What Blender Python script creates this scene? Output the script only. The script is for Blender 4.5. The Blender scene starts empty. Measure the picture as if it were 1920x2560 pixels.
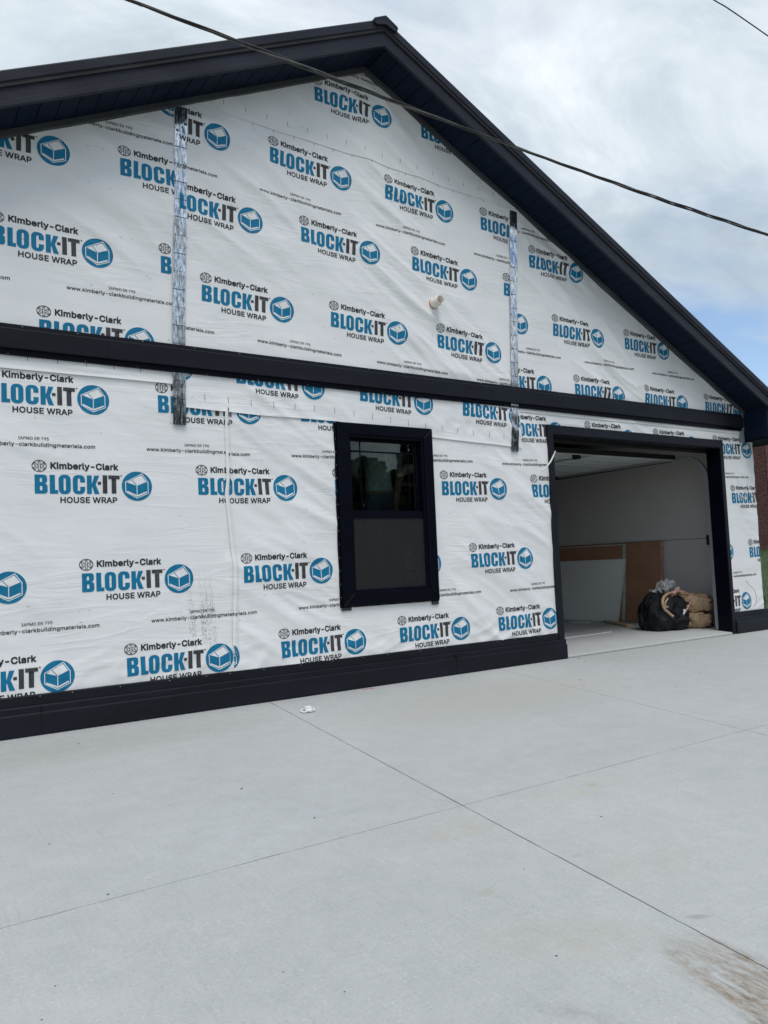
import bpy, bmesh, math, random
from mathutils import Vector, Matrix, noise
random.seed(7)
R = math.radians
sc = bpy.context.scene
COL = sc.collection

# ------------------------------------------------------------------ camera
def look(yaw, pitch, roll):
    f = Vector((math.sin(yaw)*math.cos(pitch), math.cos(yaw)*math.cos(pitch), math.sin(pitch)))
    rt = Vector((math.cos(yaw), -math.sin(yaw), 0.0)); up = rt.cross(f)
    r2 = math.cos(roll)*rt + math.sin(roll)*up; u2 = -math.sin(roll)*rt + math.cos(roll)*up
    return r2, u2, f
CAM = Vector((-2.3013, -5.8877, 1.0685))
c_r, c_u, c_f = look(R(33.4856), R(3.94346), R(-2.4121))
cd = bpy.data.cameras.new('camera'); cam = bpy.data.objects.new('camera', cd); COL.objects.link(cam)
m = Matrix.Identity(4)
for i in range(3):
    m[i][0] = c_r[i]; m[i][1] = c_u[i]; m[i][2] = -c_f[i]; m[i][3] = CAM[i]
cam.matrix_world = m
cd.sensor_fit = 'HORIZONTAL'; cd.sensor_width = 36.0; cd.lens = 1922.8/1920*36.0
cd.clip_start = 0.05; cd.clip_end = 3000
sc.camera = cam
sc.cycles.max_bounces = 7; sc.cycles.diffuse_bounces = 4; sc.cycles.glossy_bounces = 3; sc.cycles.transparent_max_bounces = 8; sc.cycles.caustics_reflective = False; sc.cycles.caustics_refractive = False

# ------------------------------------------------------------------ sky, sun, exposure
SUN_EL, SUN_AZ = 64.0, 200.0        # azimuth clockwise from +Y
w = bpy.data.worlds.new('World'); sc.world = w; w.use_nodes = True
nt = w.node_tree; N = nt.nodes; Lk = nt.links
for n in list(N): N.remove(n)
out = N.new('ShaderNodeOutputWorld')
sky = N.new('ShaderNodeTexSky'); sky.sky_type = 'NISHITA'; sky.sun_disc = False
sky.sun_elevation = R(SUN_EL); sky.sun_rotation = R(SUN_AZ)
sky.air_density = 1.0; sky.dust_density = 1.2; sky.ozone_density = 1.3
bg1 = N.new('ShaderNodeBackground'); bg1.inputs[1].default_value = 0.14
hs = N.new('ShaderNodeHueSaturation'); hs.inputs['Saturation'].default_value = 1.0; hs.inputs['Value'].default_value = 1.0
Lk.new(sky.outputs[0], hs.inputs['Color']); Lk.new(hs.outputs[0], bg1.inputs[0])
tc = N.new('ShaderNodeTexCoord'); sep = N.new('ShaderNodeSeparateXYZ'); Lk.new(tc.outputs['Generated'], sep.inputs[0])
def mth(op, a=None, b=None, va=0.0, vb=0.0):
    n = N.new('ShaderNodeMath'); n.operation = op
    n.inputs[0].default_value = va; n.inputs[1].default_value = vb
    if a is not None: Lk.new(a, n.inputs[0])
    if b is not None: Lk.new(b, n.inputs[1])
    return n.outputs[0]
zc = mth('ADD', mth('MAXIMUM', sep.outputs[2], None, 0, 0.0), None, 0, 0.16)
px = mth('DIVIDE', sep.outputs[0], zc); py = mth('DIVIDE', sep.outputs[1], zc)
cmb = N.new('ShaderNodeCombineXYZ'); Lk.new(px, cmb.inputs[0]); Lk.new(py, cmb.inputs[1])
def mapn(scale, loc, rot=0.0):
    mp = N.new('ShaderNodeMapping'); mp.inputs['Scale'].default_value = scale; mp.inputs['Location'].default_value = loc
    mp.inputs['Rotation'].default_value = (0, 0, rot)
    Lk.new(cmb.outputs[0], mp.inputs[0]); return mp.outputs[0]
def nz(vec, scale, detail, rough, dist=0.0):
    n = N.new('ShaderNodeTexNoise'); n.inputs['Scale'].default_value = scale; n.inputs['Detail'].default_value = detail
    n.inputs['Roughness'].default_value = rough; n.inputs['Distortion'].default_value = dist
    Lk.new(vec, n.inputs['Vector']); return n.outputs['Fac']
def ramp(fac, stops):
    r = N.new('ShaderNodeValToRGB'); e = r.color_ramp.elements
    while len(e) > 1: e.remove(e[-1])
    e[0].position = stops[0][0]; e[0].color = stops[0][1]
    for p, c in stops[1:]:
        k = e.new(p); k.color = c
    Lk.new(fac, r.inputs[0]); return r.outputs[0]
g = lambda v: (v, v, v, 1)
CLOUD_LOC = (7.7, 6.3, 0.0)
gap = nz(mapn((0.45, 0.62, 1), CLOUD_LOC, 0.5), 1.0, 6, 0.55, 0.4)
mask = ramp(gap, [(0.39, g(0)), (0.45, g(0.55)), (0.52, g(1))])
sh1 = nz(mapn((0.55, 1.0, 1), (6.6, 2.1, 0), 0.75), 1.0, 5, 0.55, 0.5)
sh2 = nz(mapn((1.7, 2.9, 1), (4.1, 0.6, 0), 0.75), 1.0, 10, 0.64, 0.7)
shade = mth('ADD', mth('MULTIPLY', sh1, None, 0, 0.52), mth('MULTIPLY', sh2, None, 0, 0.48))
ccol = ramp(shade, [(0.36, (0.36, 0.425, 0.475, 1)), (0.46, (0.46, 0.53, 0.585, 1)), (0.53, (0.57, 0.635, 0.69, 1)), (0.63, (0.76, 0.795, 0.835, 1))])
bg2 = N.new('ShaderNodeBackground'); bg2.inputs[1].default_value = 1.0; Lk.new(ccol, bg2.inputs[0])
mx = N.new('ShaderNodeMixShader'); Lk.new(mask, mx.inputs[0]); Lk.new(bg1.outputs[0], mx.inputs[1]); Lk.new(bg2.outputs[0], mx.inputs[2])
Lk.new(mx.outputs[0], out.inputs[0])

sd = bpy.data.lights.new('sun', 'SUN'); sun = bpy.data.objects.new('sun', sd); COL.objects.link(sun)
sd.energy = 1.45; sd.angle = R(30); sd.color = (1.0, 0.965, 0.92)
sun.rotation_euler = (R(90-SUN_EL), 0, R(180-SUN_AZ))
sun.location = (0, 0, 30)
vs = sc.view_settings; vs.view_transform = 'Standard'; vs.look = 'None'; vs.gamma = 1.0; vs.use_curve_mapping = False
vs.exposure = 0.38

# ------------------------------------------------------------------ materials
class MT:
    def __init__(s, name):
        s.m = bpy.data.materials.new(name); s.m.use_nodes = True
        s.nt = s.m.node_tree; s.N = s.nt.nodes; s.L = s.nt.links
        s.b = s.N.get('Principled BSDF'); s.o = s.N.get('Material Output')
        s.tc = s.N.new('ShaderNodeTexCoord')
    def set(s, **k):
        for n, v in k.items(): s.b.inputs[n.replace('_', ' ')].default_value = v
        return s
    def vec(s, scale=(1, 1, 1), rot=(0, 0, 0), loc=(0, 0, 0), src='Object'):
        mp = s.N.new('ShaderNodeMapping'); mp.inputs['Scale'].default_value = scale
        mp.inputs['Rotation'].default_value = rot; mp.inputs['Location'].default_value = loc
        s.L.new(s.tc.outputs[src], mp.inputs[0]); return mp.outputs[0]
    def noise(s, vec, scale=1.0, detail=4, rough=0.5, dist=0.0):
        n = s.N.new('ShaderNodeTexNoise'); n.inputs['Scale'].default_value = scale; n.inputs['Detail'].default_value = detail
        n.inputs['Roughness'].default_value = rough; n.inputs['Distortion'].default_value = dist
        s.L.new(vec, n.inputs['Vector']); return n.outputs['Fac']
    def ramp(s, fac, stops, interp='LINEAR'):
        r = s.N.new('ShaderNodeValToRGB'); e = r.color_ramp.elements; r.color_ramp.interpolation = interp
        while len(e) > 1: e.remove(e[-1])
        f = lambda c: (c, c, c, 1) if not hasattr(c, '__len__') else (c[0], c[1], c[2], 1)
        e[0].position = stops[0][0]; e[0].color = f(stops[0][1])
        for p, c in stops[1:]:
            k = e.new(p); k.color = f(c)
        s.L.new(fac, r.inputs[0]); return r.outputs[0]
    def math(s, op, a, b=None, clamp=False):
        n = s.N.new('ShaderNodeMath'); n.operation = op; n.use_clamp = clamp
        for i, v in enumerate((a, b)):
            if v is None: continue
            if isinstance(v, (int, float)): n.inputs[i].default_value = v
            else: s.L.new(v, n.inputs[i])
        return n.outputs[0]
    def mix(s, fac, a, b, mode='MIX'):
        n = s.N.new('ShaderNodeMix'); n.data_type = 'RGBA'; n.blend_type = mode
        for i, v in ((0, fac), (6, a), (7, b)):
            if isinstance(v, (int, float)): n.inputs[i].default_value = v
            elif isinstance(v, tuple): n.inputs[i].default_value = (v[0], v[1], v[2], 1)
            else: s.L.new(v, n.inputs[i])
        return n.outputs[2]
    def col(s, c): s.L.new(c, s.b.inputs['Base Color']); return s
    def rough(s, c): s.L.new(c, s.b.inputs['Roughness']); return s
    def bump(s, h, strength=0.3, dist=0.01, prev=None):
        n = s.N.new('ShaderNodeBump'); n.inputs['Strength'].default_value = strength; n.inputs['Distance'].default_value = dist
        s.L.new(h, n.inputs['Height'])
        if prev is not None: s.L.new(prev, n.inputs['Normal'])
        s.L.new(n.outputs[0], s.b.inputs['Normal']); return n.outputs[0]
    def spot(s, x, y, rx, ry, ang=0.0, axes=(0, 1)):
        """soft ellipse mask on two object axes, 1 inside"""
        sp = s.N.new('ShaderNodeSeparateXYZ'); s.L.new(s.tc.outputs['Object'], sp.inputs[0])
        dx = s.math('SUBTRACT', sp.outputs[axes[0]], x); dy = s.math('SUBTRACT', sp.outputs[axes[1]], y)
        ca, sa = math.cos(ang), math.sin(ang)
        u = s.math('ADD', s.math('MULTIPLY', dx, ca/rx), s.math('MULTIPLY', dy, sa/rx))
        v = s.math('ADD', s.math('MULTIPLY', dx, -sa/ry), s.math('MULTIPLY', dy, ca/ry))
        q = s.math('ADD', s.math('MULTIPLY', u, u), s.math('MULTIPLY', v, v))
        return s.math('SUBTRACT', 1.0, q, True)

def wrap_bump(t):
    """creases of the sheet: the same relief for the cloth and for the ink printed on it"""
    a = t.noise(t.vec((1.3, 1, 8.0), (0, R(-30), 0)), 1.0, 4, 0.5, 0.7)
    msk = t.ramp(t.noise(t.vec((1, 1, 1), (0, 0, 0), (7, 0, 3)), 1.4, 2, 0.5), [(0.40, 0.12), (0.60, 1.0)])
    a2 = t.math('MULTIPLY', t.ramp(a, [(0.40, 0.0), (0.5, 1.0), (0.60, 0.0)]), msk)
    b = t.noise(t.vec((7, 1, 11), (0, R(24), 0), (3, 0, 1)), 1.0, 5, 0.6, 0.6)
    c = t.noise(t.vec((1, 1, 1)), 300.0, 1, 0.5)
    s1 = t.bump(a2, 0.15, 0.014)
    s2 = t.bump(b, 0.10, 0.016, s1)
    t.bump(c, 0.06, 0.001, s2)

def m_wrap(name, smudge=False):
    t = MT(name).set(Roughness=0.5, Specular_IOR_Level=0.35)
    n1 = t.noise(t.vec((1.2, 1, 1.2)), 1.5, 6, 0.6)
    c = t.ramp(n1, [(0.3, (0.775, 0.77, 0.765)), (0.7, (0.835, 0.828, 0.822))])
    sp = t.noise(t.vec((1, 1, 1)), 42.0, 2, 0.6)
    c = t.mix(t.ramp(sp, [(0.735, 0), (0.76, 0.5)]), c, (0.35, 0.34, 0.33))
    if smudge:
        tot = None
        for x, rx in ((-0.245, .035), (-0.155, .028), (-0.075, .03), (-0.115, .022)):
            k = t.spot(x, 0.72, rx, 0.36, R(4), (0, 2)); tot = k if tot is None else t.math('MAXIMUM', tot, k)
        d = t.noise(t.vec((70, 1, 45)), 1.0, 3, 0.7)
        d2 = t.noise(t.vec((9, 1, 6)), 1.0, 2, 0.6)
        f = t.math('MULTIPLY', t.math('MULTIPLY', tot, t.ramp(d, [(0.46, 0), (0.56, 1)])), t.ramp(d2, [(0.38, 0.1), (0.58, 1.0)]))
        c = t.mix(t.math('MULTIPLY', f, 0.75, True), c, (0.20, 0.195, 0.19))
    t.col(c); wrap_bump(t)
    return t.m
M = {}
M['wrap'] = m_wrap('house_wrap'); M['wrap_s'] = m_wrap('house_wrap_scuffed', True)
def m_ink(name, c0, c1):
    t = MT(name).set(Roughness=0.55, Specular_IOR_Level=0.3)
    n = t.noise(t.vec((55, 1, 5)), 1.0, 3, 0.6)
    t.col(t.ramp(n, [(0.35, c0), (0.68, c1)])); wrap_bump(t); return t.m
M['blue'] = m_ink('ink_blue', (0.002, 0.150, 0.285), (0.004, 0.188, 0.345))
M['grey'] = m_ink('ink_charcoal', (0.038, 0.038, 0.042), (0.07, 0.07, 0.075))
M['black'] = m_ink('ink_black', (0.022, 0.022, 0.026), (0.03, 0.03, 0.034))
M['white'] = m_ink('ink_white', (0.76, 0.757, 0.75), (0.82, 0.815, 0.81))

def m_metal(name, c, rough=0.42, var=0.25, bscale=2.0, spec=0.15):
    t = MT(name).set(Roughness=rough, Specular_IOR_Level=spec)
    n = t.noise(t.vec((0.8, 3, 3)), bscale, 5, 0.6)
    t.col(t.ramp(n, [(0.3, tuple(v*(1-var) for v in c)), (0.7, tuple(v*(1+var) for v in c))]))
    d = t.noise(t.vec((1, 1, 1)), 60.0, 3, 0.7)
    t.rough(t.ramp(d, [(0.3, rough-0.07), (0.75, rough+0.12)]))
    k = t.noise(t.vec((1.5, 5, 6)), 1.0, 3, 0.5)
    t.bump(k, 0.25, 0.01); return t.m
M['trim'] = m_metal('charcoal_trim', (0.0120, 0.0128, 0.0185))
M['casing'] = m_metal('navy_casing', (0.0022, 0.003, 0.0075), 0.34, spec=0.10)
M['fascia'] = m_metal('charcoal_fascia', (0.025, 0.0265, 0.036), 0.42)
M['soffit'] = m_metal('navy_soffit', (0.0075, 0.0125, 0.026), 0.55, 0.15, spec=0.06)
M['frieze'] = m_metal('grey_channel', (0.06, 0.063, 0.066), 0.5)
M['galv'] = MT('galvanised_steel').set(Base_Color=(0.40, 0.42, 0.43, 1), Metallic=0.35, Roughness=0.38).m
M['flash'] = MT('grey_flashing').set(Base_Color=(0.20, 0.22, 0.235, 1), Roughness=0.5).m
def m_plain(name, c, rough=0.6, bs=0.0, scale=20.0, var=0.12, spec=0.4):
    t = MT(name).set(Roughness=rough, Specular_IOR_Level=spec)
    n = t.noise(t.vec(), scale, 4, 0.6)
    t.col(t.ramp(n, [(0.3, tuple(v*(1-var) for v in c)), (0.7, tuple(v*(1+var) for v in c))]))
    if bs: t.bump(n, bs, 0.01)
    return t.m
M['drywall'] = m_plain('taped_drywall', (0.58, 0.56, 0.525), 0.8, 0.0, 1.2, 0.05)
M['board_grey'] = m_plain('grey_drywall_board', (0.80, 0.805, 0.785), 0.8, 0, 2, 0.03)
M['board_edge'] = m_plain('pale_board_edge', (0.62, 0.63, 0.62), 0.8)
M['board_brown'] = m_plain('brown_board', (0.36, 0.19, 0.115), 0.75, 0, 3, 0.15)
M['bounce_lining'] = m_plain('bounce_drywall', (0.34, 0.33, 0.315), 0.9)  # tone picked for the light these added linings bounce back
M['osb'] = m_plain('sheathing', (0.36, 0.25, 0.14), 0.8)
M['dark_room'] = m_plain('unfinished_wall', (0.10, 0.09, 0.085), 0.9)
M['roof'] = m_metal('dark_roofing', (0.035, 0.033, 0.037), 0.6)
M['door'] = m_plain('steel_door', (0.52, 0.55, 0.54), 0.5, 0, 3, 0.04)
M['pvc'] = m_plain('white_pvc', (0.78, 0.73, 0.64), 0.35, 0, 6, 0.04)
M['foam'] = m_plain('orange_foam', (0.42, 0.15, 0.06), 0.8, 0.6, 60, 0.3)
M['rubber'] = m_plain('black_rubber', (0.012, 0.012, 0.013), 0.6)
M['cable'] = m_plain('weathered_cable', (0.022, 0.022, 0.022), 0.5, 0, 30, 0.3)
M['cablebare'] = m_plain('bare_conductor', (0.09, 0.088, 0.08), 0.45, 0, 30, 0.3)
M['whitecord'] = m_plain('white_cord', (0.72, 0.71, 0.68), 0.5)
M['tan'] = m_plain('kraft_paper', (0.42, 0.285, 0.175), 0.75, 0.9, 26, 0.35)
M['wood'] = m_plain('pine', (0.50, 0.38, 0.24), 0.7, 0.2, 12, 0.2)
M['pink'] = m_plain('pink_strip', (0.50, 0.28, 0.27), 0.6, 0, 30, 0.4)
M['green'] = m_plain('pale_green_strip', (0.42, 0.50, 0.45), 0.6, 0, 30, 0.4)
M['white_pl'] = m_plain('white_plastic', (0.80, 0.80, 0.78), 0.35, 0, 20, 0.05)
M['yellow'] = m_plain('yellow_level', (0.55, 0.42, 0.03), 0.5)
M['screw'] = MT('screw_heads').set(Base_Color=(0.6, 0.6, 0.6, 1), Metallic=0.6, Roughness=0.4).m
M['staple'] = m_plain('staples', (0.10, 0.10, 0.10), 0.5)
M['pebble'] = m_plain('dark_grit', (0.06, 0.055, 0.05), 0.8)
def m_glass():
    t = MT('window_glass'); t.N.remove(t.b)
    tr = t.N.new('ShaderNodeBsdfTransparent'); tr.inputs[0].default_value = (0.80, 0.86, 0.84, 1)
    gl = t.N.new('ShaderNodeBsdfGlossy'); gl.inputs['Roughness'].default_value = 0.01
    fr = t.N.new('ShaderNodeFresnel'); fr.inputs[0].default_value = 1.5
    mxn = t.N.new('ShaderNodeMixShader'); t.L.new(fr.outputs[0], mxn.inputs[0]); t.L.new(tr.outputs[0], mxn.inputs[1]); t.L.new(gl.outputs[0], mxn.inputs[2])
    t.L.new(mxn.outputs[0], t.o.inputs[0]); return t.m
M['glass'] = m_glass()
def m_screen():
    t = MT('insect_screen'); t.set(Base_Color=(0.017, 0.018, 0.019, 1), Roughness=0.7)
    tr = t.N.new('ShaderNodeBsdfTransparent')
    mxn = t.N.new('ShaderNodeMixShader'); mxn.inputs[0].default_value = 0.50
    t.L.new(tr.outputs[0], mxn.inputs[1]); t.L.new(t.b.outputs[0], mxn.inputs[2]); t.L.new(mxn.outputs[0], t.o.inputs[0]); return t.m
M['screen'] = m_screen()
def m_clear():
    t = MT('clear_plastic'); t.set(Base_Color=(0.75, 0.77, 0.78, 1), Roughness=0.15)
    tr = t.N.new('ShaderNodeBsdfTransparent')
    n = t.noise(t.vec(), 16, 4, 0.7)
    mxn = t.N.new('ShaderNodeMixShader'); t.L.new(t.ramp(n, [(0.3, 0.12), (0.7, 0.5)]), mxn.inputs[0])
    t.L.new(tr.outputs[0], mxn.inputs[1]); t.L.new(t.b.outputs[0], mxn.inputs[2]); t.L.new(mxn.outputs[0], t.o.inputs[0]); return t.m
M['clear'] = m_clear()
def m_bag():
    t = MT('black_bag').set(Roughness=0.40, Specular_IOR_Level=0.32)
    n = t.noise(t.vec((11, 11, 3.5)), 1.0, 6, 0.65, 1.6); t.bump(n, 0.9, 0.05)
    d = t.noise(t.vec(), 7, 3, 0.6); t.col(t.ramp(d, [(0.45, (0.005, 0.006, 0.011)), (0.75, (0.020, 0.021, 0.028))])); return t.m
M['bag'] = m_bag()
def m_tape():
    t = MT('foil_tape').set(Metallic=1.0, Roughness=0.16)
    n = t.noise(t.vec((70, 1, 5)), 1.0, 4, 0.65)
    n2 = t.noise(t.vec((40, 1, 40)), 1.0, 3, 0.6)
    s1 = t.bump(n, 0.05, 0.012); t.bump(n2, 0.03, 0.006, s1)
    t.rough(t.ramp(t.noise(t.vec((70, 1, 9)), 1.0, 4, 0.65), [(0.32, 0.05), (0.5, 0.15), (0.7, 0.38)]))
    # small oblique printed lines, too fine to read
    wv = t.N.new('ShaderNodeTexWave'); wv.bands_direction = 'X'; wv.inputs['Scale'].default_value = 26; wv.inputs['Distortion'].default_value = 1.5; wv.inputs['Detail'].default_value = 2
    t.L.new(t.vec((1, 1, 1), (0, R(38), 0)), wv.inputs['Vector'])
    brk = t.noise(t.vec((160, 1, 160)), 1.0, 2, 0.6); pat = t.noise(t.vec((14, 1, 6), (0, 0, 0), (2, 0, 4)), 1.0, 1, 0.5)
    f = t.math('MULTIPLY', t.math('MULTIPLY', t.ramp(wv.outputs['Fac'], [(0.72, 0), (0.8, 1)]), t.ramp(brk, [(0.46, 0), (0.52, 1)])), t.ramp(pat, [(0.40, 0), (0.48, 1)]))
    t.col(t.mix(t.math('MULTIPLY', f, 0.85), t.ramp(t.noise(t.vec((60, 1, 13), (0, 0, 0), (5, 0, 2)), 1.0, 5, 0.7), [(0.36, (0.16, 0.17, 0.18)), (0.48, (0.50, 0.53, 0.56)), (0.60, (0.90, 0.92, 0.94))]), (0.05, 0.05, 0.06)))  # dark and bright foil mottle paints in streaky reflections, under the printed lines
    t.L.new(t.math('SUBTRACT', 1.0, t.math('MULTIPLY', f, 0.8)), t.b.inputs['Metallic'])
    return t.m
M['tape'] = m_tape()
def m_concrete(name, stains=True, base=(0.405, 0.413, 0.405), tint=(0.488, 0.493, 0.483)):
    t = MT(name).set(Roughness=0.85, Specular_IOR_Level=0.25)
    big = t.noise(t.vec(), 0.55, 5, 0.6, 0.4)
    c = t.ramp(big, [(0.3, base), (0.7, tint)])
    mid = t.noise(t.vec((1.0, 1.0, 1)), 7.0, 7, 0.68)
    c = t.mix(0.35, c, t.ramp(mid, [(0.32, (0.36, 0.375, 0.375)), (0.5, (0.42, 0.43, 0.43)), (0.7, (0.49, 0.50, 0.50))]))
    fine = t.noise(t.vec((18, 90, 1), (0, 0, R(9))), 1.0, 4, 0.7)
    c = t.mix(t.ramp(fine, [(0.28, 0.38), (0.45, 0.0)]), c, (0.33, 0.34, 0.34))
    c = t.mix(t.ramp(fine, [(0.60, 0.0), (0.76, 0.32)]), c, (0.60, 0.615, 0.62))
    fl = t.noise(t.vec(), 26.0, 3, 0.6)
    c = t.mix(t.ramp(fl, [(0.68, 0.0), (0.76, 0.4)]), c, (0.62, 0.635, 0.64))
    c = t.mix(t.ramp(fl, [(0.22, 0.3), (0.29, 0.0)]), c, (0.27, 0.275, 0.27))
    # broom strokes running down the slab, pores and grains of sand
    br = t.noise(t.vec((75, 4.0, 1), (0, 0, R(-7))), 1.0, 5, 0.75)
    c = t.mix(t.ramp(br, [(0.30, 0.34), (0.46, 0.0)]), c, (0.31, 0.315, 0.31))
    c = t.mix(t.ramp(br, [(0.58, 0.0), (0.74, 0.30)]), c, (0.56, 0.565, 0.56))
    gn = t.noise(t.vec(), 95.0, 3, 0.75)
    c = t.mix(t.ramp(gn, [(0.28, 0.55), (0.43, 0.0)]), c, (0.27, 0.275, 0.27))
    c = t.mix(t.ramp(gn, [(0.58, 0.0), (0.72, 0.5)]), c, (0.62, 0.62, 0.61))
    if stains:
        brk = t.noise(t.vec((5, 5, 1)), 2.0, 9, 0.72)
        for (x, y, rx, ry, a, col, k, lo) in [
            (-0.24, -3.24, .22, .13, 0.2, (0.42, 0.37, 0.27), .75, .40), (0.60, -3.15, .42, .17, .1, (0.42, 0.37, 0.25), .55, .44),
            (-0.56, -4.15, .34, .16, -.6, (0.40, 0.37, 0.30), .75, .36), (0.10, -3.95, .30, .14, -.3, (0.42, 0.40, 0.32), .6, .40),
            (-0.54, -3.76, .05, .03, 0, (0.36, 0.33, 0.24), .9, .35), (-0.05, -3.73, .035, .018, .2, (0.35, 0.27, 0.15), .9, .45),
            (-0.12, -4.30, .05, .02, -.5, (0.22, 0.22, 0.18), .9, .3), (0.66, -3.17, .06, .03, .3, (0.35, 0.28, 0.14), .9, .4),
            (-1.08, -4.09, .02, .015, 0, (0.35, 0.20, 0.16), .9, .46), (-0.82, -4.42, .15, .035, -.95, (0.25, 0.25, 0.24), .7, .42),
            (1.9, -1.15, 1.7, .75, .1, (0.43, 0.415, 0.365), 1.2, .30), (-1.2, -.62, 1.5, .40, 0, (0.36, 0.355, 0.32), 1.1, .34), (3.6, -1.0, 1.1, .5, .1, (0.55, 0.57, 0.57), .5, .45),
            (-0.9, -2.6, .9, .5, .4, (0.50, 0.53, 0.54), .6, .45)]:
            f = t.math('MULTIPLY', t.spot(x, y, rx, ry, a), t.ramp(brk, [(lo, 0.0), (lo+.16, 1.0)]))
            c = t.mix(t.math('MULTIPLY', f, k*.55, True), c, col)
        # dried mud dragged along the joint
        md = t.noise(t.vec((26, 5.5, 1), (0, 0, R(-7))), 1.0, 10, 0.74, 0.8)
        mc = t.ramp(t.noise(t.vec((60, 22, 1), (0, 0, R(-7))), 1.0, 6, 0.75), [(0.33, (0.14, 0.11, 0.08)), (0.5, (0.27, 0.225, 0.175)), (0.68, (0.43, 0.40, 0.36))])
        for (x, y, rx, ry, a, lo, k) in [(-0.405, -4.60, .055, .26, R(-10), .44, .95), (-0.245, -4.60, .028, .26, R(-8), .47, .9), (-0.475, -4.71, .035, .15, R(-24), .47, .95), (-0.34, -4.64, .17, .36, R(-8), .38, .60), (-.58, -4.60, .10, .26, R(-10), .57, .35)]:
            f = t.math('MULTIPLY', t.spot(x, y, rx, ry, a), t.ramp(md, [(lo, 0.0), (lo+.14, 1.0)]))
            c = t.mix(t.math('MULTIPLY', f, k*1.3, True), c, mc)
    t.col(c)
    s1 = t.bump(mid, 0.12, 0.01); s2 = t.bump(fine, 0.22, 0.004, s1); s3 = t.bump(br, 0.3, 0.003, s2); t.bump(gn, 0.35, 0.003, s3)
    return t.m
M['concrete'] = m_concrete('driveway_concrete'); M['slab'] = m_concrete('garage_floor_concrete', False, (0.42, 0.43, 0.425), (0.53, 0.54, 0.53))
M['filler'] = m_plain('joint_filler', (0.20, 0.175, 0.14), 0.9, 0, 40, 0.4)
M['joint'] = m_plain('joint_dirt', (0.09, 0.088, 0.08), 0.9)

# ------------------------------------------------------------------ mesh helpers
def link(o, parent=None):
    COL.objects.link(o)
    if parent is not None: o.parent = parent
    return o
def mesh(name, vs_, fs, mat, parent=None, smooth=False, mats=None, mi=None):
    me = bpy.data.meshes.new(name); me.from_pydata([tuple(v) for v in vs_], [], fs); me.update()
    for k in (mats or [mat]): me.materials.append(M[k] if isinstance(k, str) else k)
    if mi: me.polygons.foreach_set('material_index', mi)
    if smooth: me.polygons.foreach_set('use_smooth', [True]*len(me.polygons))
    return link(bpy.data.objects.new(name, me), parent)
class MB:
    def __init__(s): s.v = []; s.f = []
    def add(s, vs_, fs):
        k = len(s.v); s.v += [tuple(v) for v in vs_]; s.f += [tuple(i+k for i in q) for q in fs]; return s
    def box(s, x0, x1, y0, y1, z0, z1):
        return s.add([(x, y, z) for z in (z0, z1) for y in (y0, y1) for x in (x0, x1)],
                     [(0, 2, 3, 1), (4, 5, 7, 6), (0, 1, 5, 4), (2, 6, 7, 3), (0, 4, 6, 2), (1, 3, 7, 5)])
    def prism(s, poly, a, b):
        """poly: points p -> 3D via a(p), b(p) for both ends"""
        n = len(poly); A = [a(p) for p in poly]; B = [b(p) for p in poly]
        return s.add(A+B, [tuple(range(n)), tuple(range(2*n-1, n-1, -1))]+[(i, i+n, (i+1) % n+n, (i+1) % n) for i in range(n)])
    def tube(s, pts, r, seg=8, caps=True):
        pts = [Vector(p) for p in pts]; rings = []
        rr = r if hasattr(r, '__len__') else [r]*len(pts)
        t0 = (pts[1]-pts[0]).normalized(); nrm = t0.orthogonal().normalized()
        for i, p in enumerate(pts):
            t_ = (pts[min(i+1, len(pts)-1)]-pts[max(i-1, 0)]).normalized()
            nrm = (nrm - t_*nrm.dot(t_)).normalized(); bn = t_.cross(nrm)
            rings.append([p + rr[i]*(math.cos(2*math.pi*k/seg)*nrm + math.sin(2*math.pi*k/seg)*bn) for k in range(seg)])
        k0 = len(s.v)
        for g_ in rings: s.v += [tuple(v) for v in g_]
        for i in range(len(rings)-1):
            for k in range(seg):
                a = k0+i*seg+k; b = k0+i*seg+(k+1) % seg
                s.f.append((a, b, b+seg, a+seg))
        if caps:
            s.f.append(tuple(k0+k for k in range(seg-1, -1, -1))); e = k0+(len(rings)-1)*seg; s.f.append(tuple(e+k for k in range(seg)))
        return s
    def build(s, name, mat, parent=None, bevel=0.0, smooth=False):
        o = mesh(name, s.v, s.f, mat, parent, smooth)
        bm = bmesh.new(); bm.from_mesh(o.data); bmesh.ops.recalc_face_normals(bm, faces=bm.faces)
        if bevel: bmesh.ops.bevel(bm, geom=list(bm.edges), offset=bevel, segments=1, affect='EDGES', clamp_overlap=True)
        bm.to_mesh(o.data); bm.free()
        if smooth: o.data.polygons.foreach_set('use_smooth', [True]*len(o.data.polygons))
        return o
def box(name, x0, x1, y0, y1, z0, z1, mat, parent=None, bevel=0.002):
    return MB().box(x0, x1, y0, y1, z0, z1).build(name, mat, parent, bevel)
def thing(name, label, cat, loc=(0, 0, 0), group=None):
    o = link(bpy.data.objects.new(name, None)); o.location = loc; o.empty_display_size = 0.2
    return tag(o, label, cat, group)
def tag(o, label, cat, group=None):
    o['label'] = label; o['category'] = cat
    if group: o['group'] = group
    return o
def ray(px_, py_):
    d = c_r*((px_-960)/1922.8) + c_u*(-(py_-1280)/1922.8) + c_f
    return d

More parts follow.
